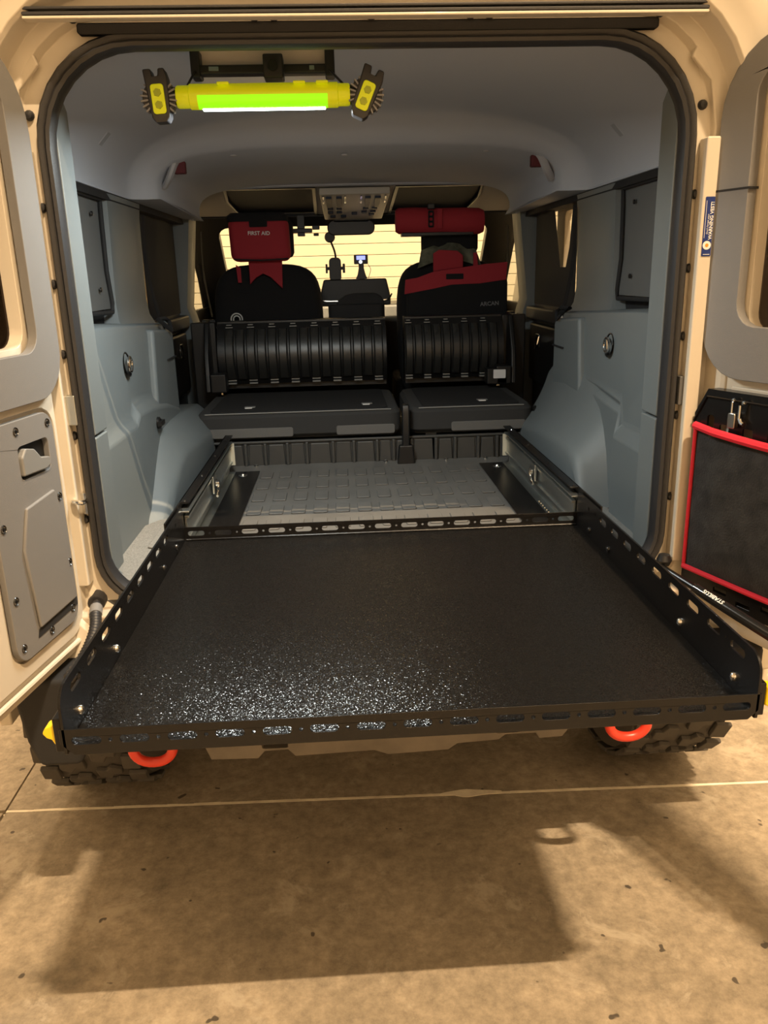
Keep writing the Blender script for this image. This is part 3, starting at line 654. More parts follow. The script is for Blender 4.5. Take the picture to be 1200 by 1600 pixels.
build(MB().tube([M @ Vector((s_, .695, .004)) for s_ in (.05, .15, .3, .43)], .006, 8), 'lower_lip', PAINT, ld, smooth=True)
build(MB().tube([M @ Vector((s_, .722, .004)) for s_ in (.09, .2, .3, .43)], .004, 8), 'lower_seal', RUBBER, ld, smooth=True)
# corrugated wiring conduit between body and left door
cpts = curve_pts([(-.643, .60, .755), (-.633, .55, .745), (-.624, .51, .731), (-.624, .47, .715), (-.630, .43, .700), (-.640, .37, .688)], 10)
cd = build(MB().tube(cpts, [.0105+.0022*(i % 2) for i in range(len(cpts))], 10), 'wiring_conduit', RUBBER, V, smooth=True)
build(MB().cyl((-.643, .61, .757), (-.641, .585, .753), .022, .018), 'grommet', RUBBER, cd, smooth=True)
build(MB().cyl(cpts[6], cpts[11], .0135, n=12), 'grey_sleeve', TRIM_D, cd, smooth=True, label='smooth grey sleeve of the conduit')
# right (wide) door
M, o, u, nrm = make_door(1)
rd = build(shell(.84, .675, 1.86, [rr(.11, .70, 1.30, 1.755, .035)], M), 'rear_door', PAINT, V, bevel=.012, seg=3)
build(MB().plate(rr(.020, .80, 1.208, 1.818, (.10, .08, .08, .13), 7), .022, M, [rr(.10, .70, 1.31, 1.76, (.045,)*4)], z0=.002), 'window_trim', TRIM_D, rd, bevel=.006, seg=3)
build(MB().plate([(.018, 1.559), (.104, 1.559), (.104, 1.563), (.018, 1.563)], .023, M, z0=.002), 'trim_seam', BLACKM, rd)
build(MB().plate(rr(.08, .72, 1.29, 1.78, .05), .004, M, z0=-.03), 'window_glass', TINT, rd)
build(MB().plate(rr(.09, .60, 1.180, 1.192, .005), .006, M), 'pressed_bead', PAINT, rd, bevel=.003)
# sticker on the right jamb
SM = XZ(.5675)
sk = build(MB().plate(rr(.629, .6475, 1.442, 1.552, .001, 1), .0008, SM), 'warning_sticker', BLUE, V, label='blue warning vest sticker with a white round emblem on the right jamb')
TM = frame((.6435, .5665, 1.508), (0, 0, 1), (-1, 0, 0))
text('WARNING VEST!', .0092, TM, 'sticker_lettering', WHITE, sk, depth=.0002, bold=.0002)
text("Don't forget your", .0052, frame((.6367, .5665, 1.502), (0, 0, 1), (-1, 0, 0)), 'sticker_small_lettering', WHITE, sk, depth=.0002)
build(MB().box(.631, .6317, .5662, .5667, 1.476, 1.545), 'sticker_fine_line', WHITE, sk)
build(MB().box(.632, .645, .5662, .5667, 1.445, 1.446), 'sticker_fine_line', WHITE, sk)
build(MB().plate(circ(.6382, 1.4625, .0082, 20), .0004, XZ(.5667)), 'sticker_disc', WHITE, sk)
build(MB().plate(circ(.6382, 1.4625, .0036, 9), .0003, XZ(.5663)), 'sticker_emblem', ORANGE, sk)
# gas strut across the foot of the right door
P1, P2 = Vector((.600, .545, .7905)), Vector((.80, .085, .708))
gs = build(MB().cyl(P1.lerp(P2, .17), P2, .0115, n=16), 'gas_strut', BLACKG, V, smooth=True)
build(MB().cyl(P1-(P2-P1)*.03, P1.lerp(P2, .18), .0075, n=12), 'rod', mat('rod_dark', (.06, .06, .06), .35, metal=1), gs, smooth=True)
build(MB().lathe([(.0001, -.016), (.012, -.012), (.017, 0), (.012, .012), (.0001, .016)], P1+Vector((.006, .025, .014)), (0, 0, 1), 14), 'ball_joint', BLACKP, gs, smooth=True)
dv = (P2-P1).normalized(); upv = Vector((-.35, -.45, .82)); upv = (upv-dv*upv.dot(dv)).normalized()
text('STABILUS', .0125, frame(P1.lerp(P2, .27)+upv*.0116, -dv, dv.cross(upv) if False else (upv.cross(-dv))), 'strut_lettering', WHITE, gs, depth=.0002, bold=.0002)

# ---------------------------------------------------------------- slotted storage panel, pouch and latch on the right door
mp = thing('slotted_storage_panel', 'black slotted metal storage panel bolted inside the right rear door', 'storage panel', tuple(M @ Vector((.3, .74, .012))))
ol = [(.03, .742), (.74, .742), (.74, 1.15), (.71, 1.185), (.058, 1.185), (.028, 1.132)]
holes = [rr(.062, .08, 1.085, 1.133, .006, 3), rr(.095, .118, 1.10, 1.118, .004, 3), rr(.152, .176, 1.085, 1.118, .004, 3), rr(.21, .24, 1.09, 1.125, .004, 3), rr(.27, .30, 1.09, 1.125, .004, 3)]
holes += [rr(.06+i*.06, .095+i*.06, .752+(i % 2)*.012, .764+(i % 2)*.012, .002, 1) for i in range(11)]
build(MB().plate(ol, .004, M, holes, z0=.028), 'face_plate', POWDER_S, mp, bevel=.0012)
inner = [(x*.965+.013, (y-.963)*.94+.963) for x, y in ol]
build(MB().plate(ol, .028, M, [inner], z0=.002), 'folded_rim', POWDER_S, mp, bevel=.002)
rim2 = [(x*.97+.011, (y-.963)*.95+.963-.0) for x, y in ol]
build(MB().tube([M @ Vector((x, y-.016 if y > 1 else y+.01, .033)) for x, y in ol[2:]], .0025, 6), 'raised_edge', POWDER_S, mp, smooth=True)
po = thing('velour_pouch', 'black velour pouch with bright red binding hung on the right rear door', 'pouch', tuple(M @ Vector((.3, .80, .034))))
S0, S1, Z0, Z1 = .040, .62, .798, 1.108
def sagtop(t): return Z1-.012*sin(pi*min(1, t*1.15))-.004*t
def sagbot(t): return Z0-.004*sin(3*t)+.002*t
rows = []
NS, NZ = 24, 12
for j in range(NZ+1):
    row = []
    for i in range(NS+1):
        t = i/NS; k = j/NZ
        a, b = sagbot(t), sagtop(t)
        bul = .020*sin(pi*k)**.6*min(1, 8*t)*min(1, 8*(1-t))+.003*sin(9*k*pi/3)*sin(4*t)
        row.append(tuple(M @ Vector((S0+.004*k*0+(S1-S0)*t, a+(b-a)*k, .036+bul))))
    rows.append(row)
back = [[tuple(M @ Vector((S0+(S1-S0)*i/NS, z, .0325))) for i in range(NS+1)] for z in (sagtop(0), sagbot(0))]
build(MB().grid(rows), 'pouch_front', VELOUR, po, smooth=True)
build(MB().plate([(S0, Z0+.002), (S1, Z0+.002), (S1, Z1-.018), (S0, Z1-.004)], .003, M, z0=.0325), 'pouch_back', VELOUR, po)
def bind(pts, r=.006): return MB().tube([M @ Vector(p) for p in pts], r, 8)
build(bind([(S0+(S1-S0)*i/20, sagtop(i/20), .040+.010*min(1, i/2)) for i in range(21)], .0085), 'top_binding', REDT, po, smooth=True)
build(bind([(S0+(S1-S0)*i/20, sagbot(i/20), .040) for i in range(21)], .006), 'bottom_binding', REDT, po, smooth=True)
build(bind([(S0, sagbot(0)+(sagtop(0)-sagbot(0))*i/10, .039) for i in range(11)], .004), 'side_binding', REDT, po, smooth=True)
lt = thing('toggle_latch', 'small bright steel toggle latch on top of the black storage panel', 'latch', tuple(M @ Vector((.135, 1.12, .034))))
build(MB().plate(rr(.126, .144, 1.117, 1.147, .003, 2), .012, M, z0=.036), 'latch_body', mat('latch_steel', (.45, .42, .38), .3, metal=1), lt, bevel=.002)
build(bind([(.131, 1.145, .043), (.131, 1.168, .043)], .0022).tube([M @ Vector((.150, 1.138, .043)), M @ Vector((.150, 1.164, .043))], .003, 8), 'latch_wire', CHROME, lt, smooth=True)
for p in ((.131, 1.171), (.156, 1.169)):
    build(MB().lathe([(.0001, .005), (.004, .004), (.0045, 0)], M @ Vector((p[0], p[1], .039)), nrm, 10), 'rivet', CHROME, lt, smooth=True)
build(MB().tube([M @ Vector((.147, 1.14, .04)), M @ Vector((.155, 1.13, .042)), M @ Vector((.160, 1.128, .042))], .004, 8), 'hook', CHROME, lt, smooth=True)

# ---------------------------------------------------------------- sliding cargo tray
TR = thing('sliding_cargo_tray', 'black steel sliding cargo tray pulled out over the rear bumper', 'cargo tray', (0, .4, .757))
build(MB().box(-.494, .494, -.046, .855, .797, .80), 'tray_deck', POWDER, TR, bevel=.001)
def lip(y, z0, z1, chamf):
    n = 15; pitch = .0665; hs = []
    for i in range(n):
        x = (i-7)*pitch; hs.append(slot(x, (z0+z1)/2+.002, .041, .0125))
        if i < n-1: hs.append(circ(x+pitch/2, (z0+z1)/2+.002, .003, 8))
    c = .018 if chamf else .002
    return MB().plate([(-.502+c, z0), (.502-c, z0), (.502, z0+c), (.502, z1), (-.502, z1), (-.502, z0+c)], .003, XZ(y), hs)
build(lip(-.046, .788, .829, True), 'front_lip', POWDER_S, TR, bevel=.0007, seg=1)
build(lip(.858, .797, .834, False), 'rear_lip', POWDER_S, TR, bevel=.0007, seg=1)
build(MB().tube([(-.49, .851, .803), (.49, .851, .803)], .0028, 6), 'rear_weld', POWDER_S, TR, smooth=True)
for s in (-1, 1):
    hs = [slot(.02+.08*i, .867, .046, .0145) for i in range(9)]+[circ(.06+.08*i, .868, .0028, 8) for i in range(8)]
    hs += [circ(.715, .868, .004, 8), circ(.765, .868, .005, 8)]
    ol = rr(-.049, .862, .788, .888, (.004, .004, .02, .03), 5)
    build(MB().plate(ol, .004, YZ(.494 if s > 0 else -.498), hs), 'side_plate', POWDER_S, TR, bevel=.0008, seg=1)
    for y in (.02, .22, .61, .75):
        build(MB().lathe([(.0001, .007), (.005, .006), (.0075, .003), (.0078, 0)], (s*.494, y, .820), (-s, 0, 0), 12), 'bolt', CHROME if y in (.02, .22) else BLACKG, TR, smooth=True)
    # telescopic slide: fixed outer channel on the load floor
    X0, X1 = s*.456, s*.500
    ch = MB()
    prof = [(.474, .764), (.500, .764), (.500, .876), (.478, .876), (.478, .872), (.4965, .872), (.4965, .768), (.474, .768)]
    ch.plate([(s*a, b) for a, b in prof], .85, XZ(1.705), z0=0)
    rail = build(ch, 'slide_channel', ZINC, TR, bevel=.001)
    build(MB().plate([(s*a, b) for a, b in [(.482, .80), (.493, .80), (.493, .86), (.482, .86), (.482, .853), (.488, .853), (.488, .807), (.482, .807)]], .83, XZ(1.70)), 'inner_member', ZINC, rail, bevel=.001)
    build(MB().plate([(1.235, .815), (1.30, .815), (1.305, .85), (1.27, .868), (1.235, .866)], .006, YZ(s*.478-.003)), 'lock_plate', mat('bright_zinc', (.85, .87, .83), .2, metal=1), rail, bevel=.002)
    build(MB().cyl((s*.472, 1.255, .842), (s*.462, 1.255, .842), .010).tube([(s*.465, 1.25, .835), (s*.462, 1.23, .822), (s*.462, 1.20, .818)], .004, 8), 'lock_spring', CHROME, rail, smooth=True)
    for k in range(14):
        build(MB().cyl((s*.4795, .90+k*.022, .7682), (s*.4795, .90+k*.022, .7705), .003, n=6), 'ball', CHROME, rail, smooth=True) if s > 0 else None
    for y in (1.62, 1.45, 1.30):
        build(MB().lathe([(.0001, .004), (.004, .003), (.0055, 0)], (s*.4955, y, .852 if y > 1.5 else .862), (-s, 0, 0), 10), 'rivet', CHROME, rail, smooth=True)
    build(MB().box(*sorted((s*.474, s*.500)), 1.706, 1.712, .79, .868), 'end_plate', mat('end_plate_zinc', (.72, .68, .55), .45, metal=.5), rail, bevel=.001)
    # black cover rail outside the channel
    build(MB().box(*sorted((s*.501, s*.506)), .70, 1.735, .764, .893).box(*sorted((s*.480, s*.506)), .88, 1.735, .888, .893), 'cover_rail', POWDER_S, TR, bevel=.0015)
    for y in (.74, 1.0, 1.25, 1.5):
        build(MB().lathe([(.0001, .003), (.003, .002), (.004, 0)], (s*.493, y+.15, .893), (0, 0, 1), 8), 'rivet', BLACKG, TR, smooth=True)
    # sliding member under the pulled out tray
    build(MB().box(*sorted((s*.503, s*.515)), -.035, .90, .785, .838), 'slide_member', POWDER_S, TR, bevel=.002)
    # yellow release lever at the front corner
    M2 = frame((s*.515, -.02, 0), (s, 0, 0), (0, 0, 1))
    lv = [(-.004, .805), (-.001, .793), (.004, .791), (.008, .800), (.015, .803), (.020, .810), (.015, .819), (.005, .823), (-.004, .822)] if s < 0 else [(.0, .80), (.008, .798), (.018, .803), (.02, .822), (.012, .832), (.0, .833)]
    pl = MB().plate(lv, .022, M2, z0=-.006)
    build(pl, 'release_lever', YEL, TR, bevel=.004, label='yellow release lever at the front corner of the tray')
    # base plates bolted to the load floor
    build(MB().box(*sorted((s*.392, s*.50)), .87, 1.72, .760, .7635), 'base_plate', POWDER_S, TR, bevel=.001)
    build(MB().lathe([(.0001, .007), (.006, .006), (.008, .002), (.015, .0015), (.016, 0)], (s*.445, 1.66, .7635), (0, 0, 1), 14), 'bolt', CHROME, TR, smooth=True)

# ---------------------------------------------------------------- folded rear seats (backrest flat, cushion tipped up)
def rear_seat(x0, x1, latches, label, nrib, ribx0, ribx1, patches, outer):
    R_ = thing('folded_rear_seat', label, 'seat', ((x0+x1)/2, 1.95, .752), 'folded sections of the rear bench')
    build(MB().stack([loopXY(x0+.01, x1-.01, 1.80, 2.27, .04, z) for z in (.862, .868)]+[loopXY(x0, x1, 1.778, 2.29, .045, z) for z in (.880, .944)]+[loopXY(x0+.012, x1-.012, 1.792, 2.28, .04, .960)]), 'backrest', mat('seat_edge_cloth', (.030, .030, .030), .95, bump=.5, bscale=800), R_, smooth=True, bevel=.006)
    build(MB().plate(rr(x0+.05, x1-.045, 1.800, 2.27, .02, 3), .007, XY, z0=.957), 'back_board', BOARD, R_, bevel=.003)
    build(MB().tube([(x0+.035, 1.788, .9575), (x0+.06, 1.784, .9585), (x1-.06, 1.784, .9585), (x1-.035, 1.788, .9575)], .0022, 6), 'edge_piping', mat('piping_grey', (.22, .22, .21), .6), R_, smooth=True)
    for a, b in patches: build(MB().plate(rr(a, b, .872, .906, .006, 2), .006, XZ(1.780)), 'fabric_strip', CLOTHG, R_, bevel=.003, label='grey woven strip along the backrest edge')
    for x in latches:
        l = build(MB().plate(rr(x-.02, x+.02, 1.875, 1.90, .004, 2), .003, XY, z0=.9638), 'latch_plate', mat('latch_grey', (.35, .35, .34), .4, metal=.6), R_, bevel=.001)
        build(MB().box(x-.016, x+.010, 1.858, 1.876, .9635, .9665), 'latch_tab', WHITE, l, bevel=.002)
    # curved underside of the tipped cushion with ribs
    def py(k): return 2.235+.055*(2*abs(k-.45))**2.0
    rows = [[(x, py(k), 1.0+.245*k) for x in (x0+.03, x1-.02)] for k in [i/12 for i in range(13)]]
    rows2 = [[(x, y+.09, z) for x, y, z in r] for r in rows]
    mb = MB().grid(rows).grid(rows2)
    mb.box(x0+.03, x1-.02, 2.30, 2.40, .98, 1.25)
    cu = build(mb, 'cushion_base', BLACKP, R_, smooth=True)
    wdt = (ribx1-ribx0)/nrib
    for i in range(nrib):
        a = ribx0+i*wdt; b = a+wdt*.86; rr_ = []
        for k in [j/10 for j in range(11)]:
            kk = .10+.80*k; y = py(kk)-.014; z = 1.0+.245*kk; e = .004
            rr_.append([(a, y+.014, z), (a+.002, y+.003, z), (a+.005, y, z), (b-.005, y, z), (b-.002, y+.003, z), (b, y+.014, z)])
        build(MB().grid(rr_), 'rib', mat('cushion_shell', (.020, .020, .019), .34, bump=.1, bscale=900), R_, smooth=True)
        if i % 2 == 0:
            build(MB().box(a+.002, b-.002, py(.04)-.012, py(.04)+.01, 1.002, 1.008).box(a+.002, b-.002, py(.04)-.012, py(.04)+.01, 1.014, 1.020), 'vent_slot', mat('vent_grey', (.22, .22, .21), .3), R_, bevel=.001)  # vent bars in a paler grey than the cushion shell
            build(MB().box(a+.004, b-.004, py(.95)-.012, py(.95)+.01, 1.226, 1.230).box(a+.008, b-.008, py(.95)-.012, py(.95)+.01, 1.236, 1.240), 'vent_slot', mat('vent_grey', (.22, .22, .21), .3), R_, bevel=.001)
    # folded side arm
    xo = outer
    sgn = 1 if xo > 0 else -1
    build(MB().plate([(2.18, .98), (2.32, .98), (2.32, 1.26), (2.27, 1.25), (2.20, 1.12)], .02, YZ(xo-.01)).box(*sorted((xo+sgn*.07, xo-sgn*.03)), 2.30, 2.33, .80, 1.25), 'hinge_arm', BLACKP, R_, bevel=.006)
    build(MB().box(*sorted((xo-sgn*.012, xo-sgn*.075)), 2.17, 2.235, .98, 1.055), 'hinge_cover', BLACKP, R_, bevel=.006)
    build(MB().cyl((xo-.012, 1.80, .915), (xo+.012, 1.80, .915), .035, n=18), 'pivot_cover', BLACKP, R_, bevel=.004)
    build(MB().box(x0+.06, x0+.10, 1.80, 1.86, .752, .892).box(x1-.10, x1-.06, 1.85, 1.9, .752, .892), 'seat_foot', BLACKP, R_)
    return R_
LS = rear_seat(-.615, .118, (-.43, 0.0), 'wider folded rear seat section on the left with two latches', 15, -.555, .09, [(-.57, -.27), (-.115, .095)], -.625)
RS = rear_seat(.148, .60, (.43,), 'narrower folded rear seat section on the right with one latch and white label', 10, .175, .56, [(.30, .57)], .612)
build(MB().plate(rr(.525, .575, 1.005, 1.04, .002, 1), .001, XZ(2.168)), 'care_label', LABEL, RS, label='white label on the cushion underside')
build(MB().box(.50, .585, 2.17, 2.24, .98, 1.045), 'label_block', BLACKP, RS, bevel=.006)
bs = build(MB().plate([(1.755, .80), (1.735, .95), (1.745, .978), (1.775, .978), (1.79, .80)], .026, YZ(.12)), 'belt_stalk', BLACKP, V, bevel=.006)
build(MB().plate([(.10, .755), (.166, .755), (.158, .83), (.108, .83)], .03, XZ(1.78)), 'stalk_boot', BLACKP, bs, bevel=.006)

# ---------------------------------------------------------------- front seats
def front_seat(cx, label, w=.25):
    F = thing('front_seat', label, 'seat', (cx, 2.75, .75), 'front seats')
    L = []
    for z, hw, y0, y1 in [(.85, .22, 2.56, 2.72), (1.0, .235, 2.545, 2.71), (1.2, .24, 2.57, 2.71), (1.33, .24, 2.585, 2.70), (1.40, .225, 2.595, 2.70), (1.44, .20, 2.605, 2.69), (1.468, .15, 2.615, 2.68), (1.475, .08, 2.63, 2.665)]:
        L.append(loopXY(cx-hw, cx+hw, y0, y1, min(.05, hw*.5, (y1-y0)*.45), z))
    build(MB().stack(L), 'backrest', CLOTH, F, smooth=True, sub=1)
    build(MB().stack([loopXY(cx-.24, cx+.24, 2.68, 3.1, .06, z) for z in (.80, .95)]), 'cushion', CLOTH, F, bevel=.02)
    build(MB().stack([loopXY(cx-.125+d, cx+.125-d, 2.60+d*.5, 2.68-d*.5, .03, z) for z, d in [(1.50, .01), (1.52, 0), (1.64, 0), (1.665, .015)]]), 'headrest', CLOTH, F, bevel=.008)
    for s in (-1, 1): build(MB().cyl((cx+s*.05, 2.645, 1.42), (cx+s*.05, 2.645, 1.52), .006, n=8), 'headrest_post', CHROME, F, smooth=True)
    build(MB().box(cx-.20, cx+.20, 2.60, 2.95, .66, .81), 'seat_base', BLACKP, F)
    return F
front_seat(-.40, 'black front seat on the left, carrying a red first aid pouch')
front_seat(.41, 'black front seat on the right, carrying a red roll and organiser')
# first aid pouch strapped to the left headrest
FA = thing('first_aid_pouch', 'dark red first aid pouch strapped over the left front headrest', 'pouch', (-.41, 2.57, 1.5))
def puffy(x0, x1, z0, z1, y0, y1, skew=0):
    M_ = XZ(y1)
    return MB().stack([[(x+(z-z0)*skew, y, z) for x, z in rr(x0+d, x1-d, z0+d, z1-d, .03, 5)] for y, d in [(y1, .012), (y1-.012, 0), (y0+.018, 0), (y0+.005, .010), (y0, .022)]])
build(puffy(-.535, -.285, 1.485, 1.66, 2.505, 2.595, -.03), 'pouch_body', RED, FA, smooth=True)
build(MB().stack([loopXY(-.545, -.29, 2.50, 2.60, .03, 1.645), loopXY(-.545, -.29, 2.50, 2.60, .03, 1.668), loopXY(-.53, -.31, 2.51, 2.60, .03, 1.68)]), 'top_flap', CLOTH, FA, smooth=True)
build(MB().plate(rr(-.45, -.375, 1.622, 1.648, .004, 2), .003, XZ(2.504)), 'black_patch', CLOTH, FA)
text('FIRST AID', .0215, frame((-.412, 2.5035, 1.597), (1, 0, -.02), (.02, 0, 1)), 'lettering', WHITE, FA, depth=.0006, bold=.0003)
build(MB().tube([(-.525, 2.512, 1.496), (-.41, 2.503, 1.489), (-.295, 2.512, 1.494)], .003, 6), 'zip', BLACKM, FA, smooth=True)
build(MB().plate([(-.47, 1.39), (-.44, 1.42), (-.41, 1.435), (-.38, 1.42), (-.33, 1.37), (-.325, 1.50), (-.47, 1.50)], .012, XZ(2.575)), 'lower_strap', RED, FA, bevel=.004)
build(MB().plate([(-.52, 1.40), (-.505, 1.40), (-.505, 1.46), (-.525, 1.475)], .006, XZ(2.57)), 'side_strap', RED, FA)
# red roll strapped on the right headrest
RO = thing('red_tool_roll', 'rolled red fabric pouch strapped across the right front headrest', 'pouch', (.36, 2.55, 1.6))
rl = []
for x, r in [(.165, .02), (.167, .044), (.18, .052), (.25, .054), (.36, .052), (.46, .054), (.525, .052), (.545, .044), (.548, .02)]:
    rl.append([(x, 2.555+r*.85*cos(a)*(1.0), 1.632-.02*(x-.36)+(r*1.02)*sin(a)) for a in [2*pi*k/20 for k in range(20)]])
build(MB().stack(rl), 'roll', RED, RO, smooth=True)
build(MB().plate([(.34, 1.60), (.362, 1.60), (.362, 1.678), (.34, 1.678)], .004, XZ(2.505)), 'webbing', RED, RO, bevel=.001)
build(MB().plate(rr(.302, .325, 1.605, 1.672, .004, 2), .004, XZ(2.506), [rr(.307, .320, 1.612+.02*i, 1.624+.02*i, .002, 1) for i in range(3)]), 'ladder_loop', CLOTH, RO)
build(MB().box(.30, .33, 2.50, 2.53, 1.678, 1.70).box(.19, .50, 2.53, 2.60, 1.572, 1.588), 'buckle', BLACKP, RO, bevel=.004)
# jacket/patch draped over the right seat shoulder
JK = thing('camouflage_drape', 'olive patterned cloth draped over the top of the right front seat', 'cloth', (.41, 2.58, 1.5))
rows = []
for j in range(7):
    k = j/6
    rows.append([(.28+.24*i/12-(.02*k if i < 6 else -.02*k), 2.60-.035*sin(k*pi*.6)-.012*sin(i*1.1), 1.545-.075*k+.03*sin(pi*i/12)-.03) for i in range(13)])
build(MB().grid(rows), 'drape', CAMO, JK, smooth=True)
JK2 = JK
# organiser on the back of the right seat
OR = thing('seat_back_organiser', 'black seat back organiser with a red top band on the right front seat', 'organiser', (.42, 2.5, 1.2))
build(MB().stack([[(x, y, z) for x, z in rr(.205+d, .645-d, 1.12, 1.40, .03, 4)] for y, d in [(2.545, .004), (2.50, 0), (2.49, .006)]]), 'organiser_body', CLOTH, OR, smooth=True, bevel=.004)
build(MB().plate([(.195, 1.335), (.32, 1.355), (.40, 1.37), (.52, 1.372), (.635, 1.385), (.64, 1.458), (.55, 1.452), (.44, 1.44), (.32, 1.425), (.25, 1.402), (.20, 1.395)], .010, XZ(2.497)), 'red_band', RED, OR, bevel=.003)
build(MB().plate([(.325, 1.425), (.455, 1.44), (.455, 1.49), (.43, 1.51), (.35, 1.515), (.325, 1.50)], .012, XZ(2.54)), 'red_panel', RED, OR, bevel=.004)
build(MB().plate([(.50, 1.445), (.52, 1.447), (.515, 1.50), (.50, 1.50)], .008, XZ(2.54)), 'red_strap', RED, OR)
build(MB().plate(rr(.375, .45, 1.392, 1.415, .003, 2), .003, XZ(2.488)), 'badge', CLOTH, OR)
text('ARCAN', .024, frame((.565, 2.4885, 1.286), (1, 0, .04), (-.04, 0, 1)), 'lettering', mat('dim_print', (.16, .16, .17), .7), OR, depth=.0004, bold=.0005)
# small looped carabiner hanging low on the left seat
CB = thing('carabiner', 'pale arched carabiner clipped low behind the left front seat', 'carabiner', (-.53, 2.49, 1.24))
for r, n_ in ((.024, 'outer_loop'), (.014, 'inner_loop')):
    build(MB().tube([(-.53-r, 2.50, 1.235)]+[(-.53+r*cos(a), 2.50, 1.25+r*1.0*sin(a)) for a in [pi-pi*k/12 for k in range(13)]]+[(-.53+r, 2.50, 1.235)], .003, 8), n_, mat('pale_metal', (.6, .6, .58), .5), CB, smooth=True)

# ---------------------------------------------------------------- things on the dashboard
HR = thing('radio_handset_mount', 'black handset holder with side clamps standing on the dashboard', 'holder', (-.10, 3.15, 1.40))
build(MB().plate(rr(-.130, -.070, 1.39, 1.505, .02, 4), .03, XZ(3.16)), 'body', BLACKP, HR, bevel=.004)
for x0, x1 in ((-.148, -.138), (-.062, -.050)): build(MB().box(x0, x1, 3.13, 3.16, 1.43, 1.475), 'clamp', BLACKP, HR, bevel=.003)
build(MB().box(-.14, -.06, 3.14, 3.155, 1.445, 1.46), 'clamp_bar', BLACKP, HR)
build(MB().tube(curve_pts([(-.095, 3.14, 1.50), (-.10, 3.13, 1.535), (-.118, 3.10, 1.585), (-.125, 3.07, 1.60)], 5), .005, 8), 'cable', BLACKP, HR, smooth=True)
build(MB().lathe([(.0001, .012), (.02, .01), (.026, 0), (.02, -.01), (.0001, -.012)], (-.12, 3.05, 1.598), (0, 1, 0), 14), 'microphone', BLACKP, HR, smooth=True)
GP = thing('display_device', 'small display with a lit blue screen on a dashboard stalk', 'display', (.03, 3.15, 1.40))
build(MB().plate([(-.0, 1.395), (.062, 1.395), (.052, 1.42), (.044, 1.45), (.044, 1.475), (.018, 1.475), (.018, 1.45), (.012, 1.42)], .02, XZ(3.15)), 'stalk', BLACKP, GP, bevel=.003)
build(MB().plate(rr(-.005, .065, 1.47, 1.516, .004, 2), .012, XZ(3.13)), 'housing', BLACKP, GP, bevel=.002)
build(MB().plate(rr(.008, .052, 1.491, 1.510, .001, 1), .001, XZ(3.1175)), 'screen', SCREEN, GP)
build(MB().plate(circ(.028, 1.481, .009, 10), .001, XZ(3.1175)), 'dial', SCREENW, GP)
build(MB().tube(curve_pts([(.064, 3.125, 1.47), (.078, 3.125, 1.445), (.07, 3.13, 1.415), (.066, 3.15, 1.40)], 5), .0015, 6), 'cable', WHITE, GP, smooth=True)
for nm, lab, parts in [('phone_clamp', 'small black phone clamp hanging below the left roof window', [(-.27, -.235, 1.60, 1.655), (-.30, -.20, 1.615, 1.635), (-.20, -.165, 1.628, 1.648), (-.195, -.17, 1.60, 1.612)])]:
    PC = thing(nm, lab, 'clamp', (-.25, 2.95, 1.66))
    build(MB().box(-.27, -.235, 2.93, 2.96, 1.60, 1.695), 'stem', BLACKP, PC, bevel=.003)
    for i, p in enumerate(parts[1:]): build(MB().box(p[0], p[1], 2.925, 2.95, p[2], p[3]), 'jaw', BLACKP, PC, bevel=.004)

# ---------------------------------------------------------------- window shades
for s, lab in ((-1, 'grey blackout shade fitted in the left rear quarter window'), (1, 'grey blackout shade fitted in the right rear quarter window')):
    SH = thing('window_shade', lab, 'shade', (s*.75, 1.05, 1.33), 'blackout shades on the quarter windows')
    rows = [[(s*(.757-.004*sin(5*y)*sin(7*z)), y, z) for z in [1.345+.295*j/6 for j in range(7)]] for y in [.70+.70*i/10 for i in range(11)]]
    build(MB().grid(rows), 'shade_fabric', mat('shade_fabric', (.12, .125, .125), .7, bump=.3, bscale=500), SH, smooth=True)
    edge = [(s*.752, y, z) for y, z in [(.70, 1.345), (1.395, 1.335), (1.405, 1.36), (1.385, 1.45), (1.395, 1.60), (1.40, 1.64), (1.385, 1.645), (.70, 1.645)]]
    build(MB().tube(edge, .0065, 8), 'shade_binding', BLACKM, SH, smooth=True)
    for y, z in ((1.30, 1.60), (1.30, 1.40)): build(MB().lathe([(.007, 0), (.006, .004), (.0001, .005)], (s*.752, y, z), (-s, 0, 0), 10), 'suction_cup', BLACKP, SH, smooth=True)
SH = thing('window_shade', 'dark blackout sheet covering the left rear door window', 'shade', (-.765, 2.2, 1.29), None)
build(MB().plate([(1.955, 1.28), (2.54, 1.28), (2.54, 1.66), (1.955, 1.66)], .003, YZ(-.776)), 'shade_fabric', mat('dark_sheet', (.014, .014, .016), .85, bump=.3, bscale=400), SH)
SH = thing('window_shade', 'dark sheet with a light gap in the right rear door window', 'shade', (.765, 2.2, 1.29), None)
build(MB().plate([(1.93, 1.28), (2.54, 1.28), (2.54, 1.66), (2.26, 1.66), (2.18, 1.50), (2.14, 1.43), (2.06, 1.43), (2.02, 1.50), (1.99, 1.66), (1.93, 1.66)][:10], .003, YZ(.774)), 'shade_fabric', mat('brown_sheet', (.028, .026, .024), .85, bump=.3, bscale=400), SH)

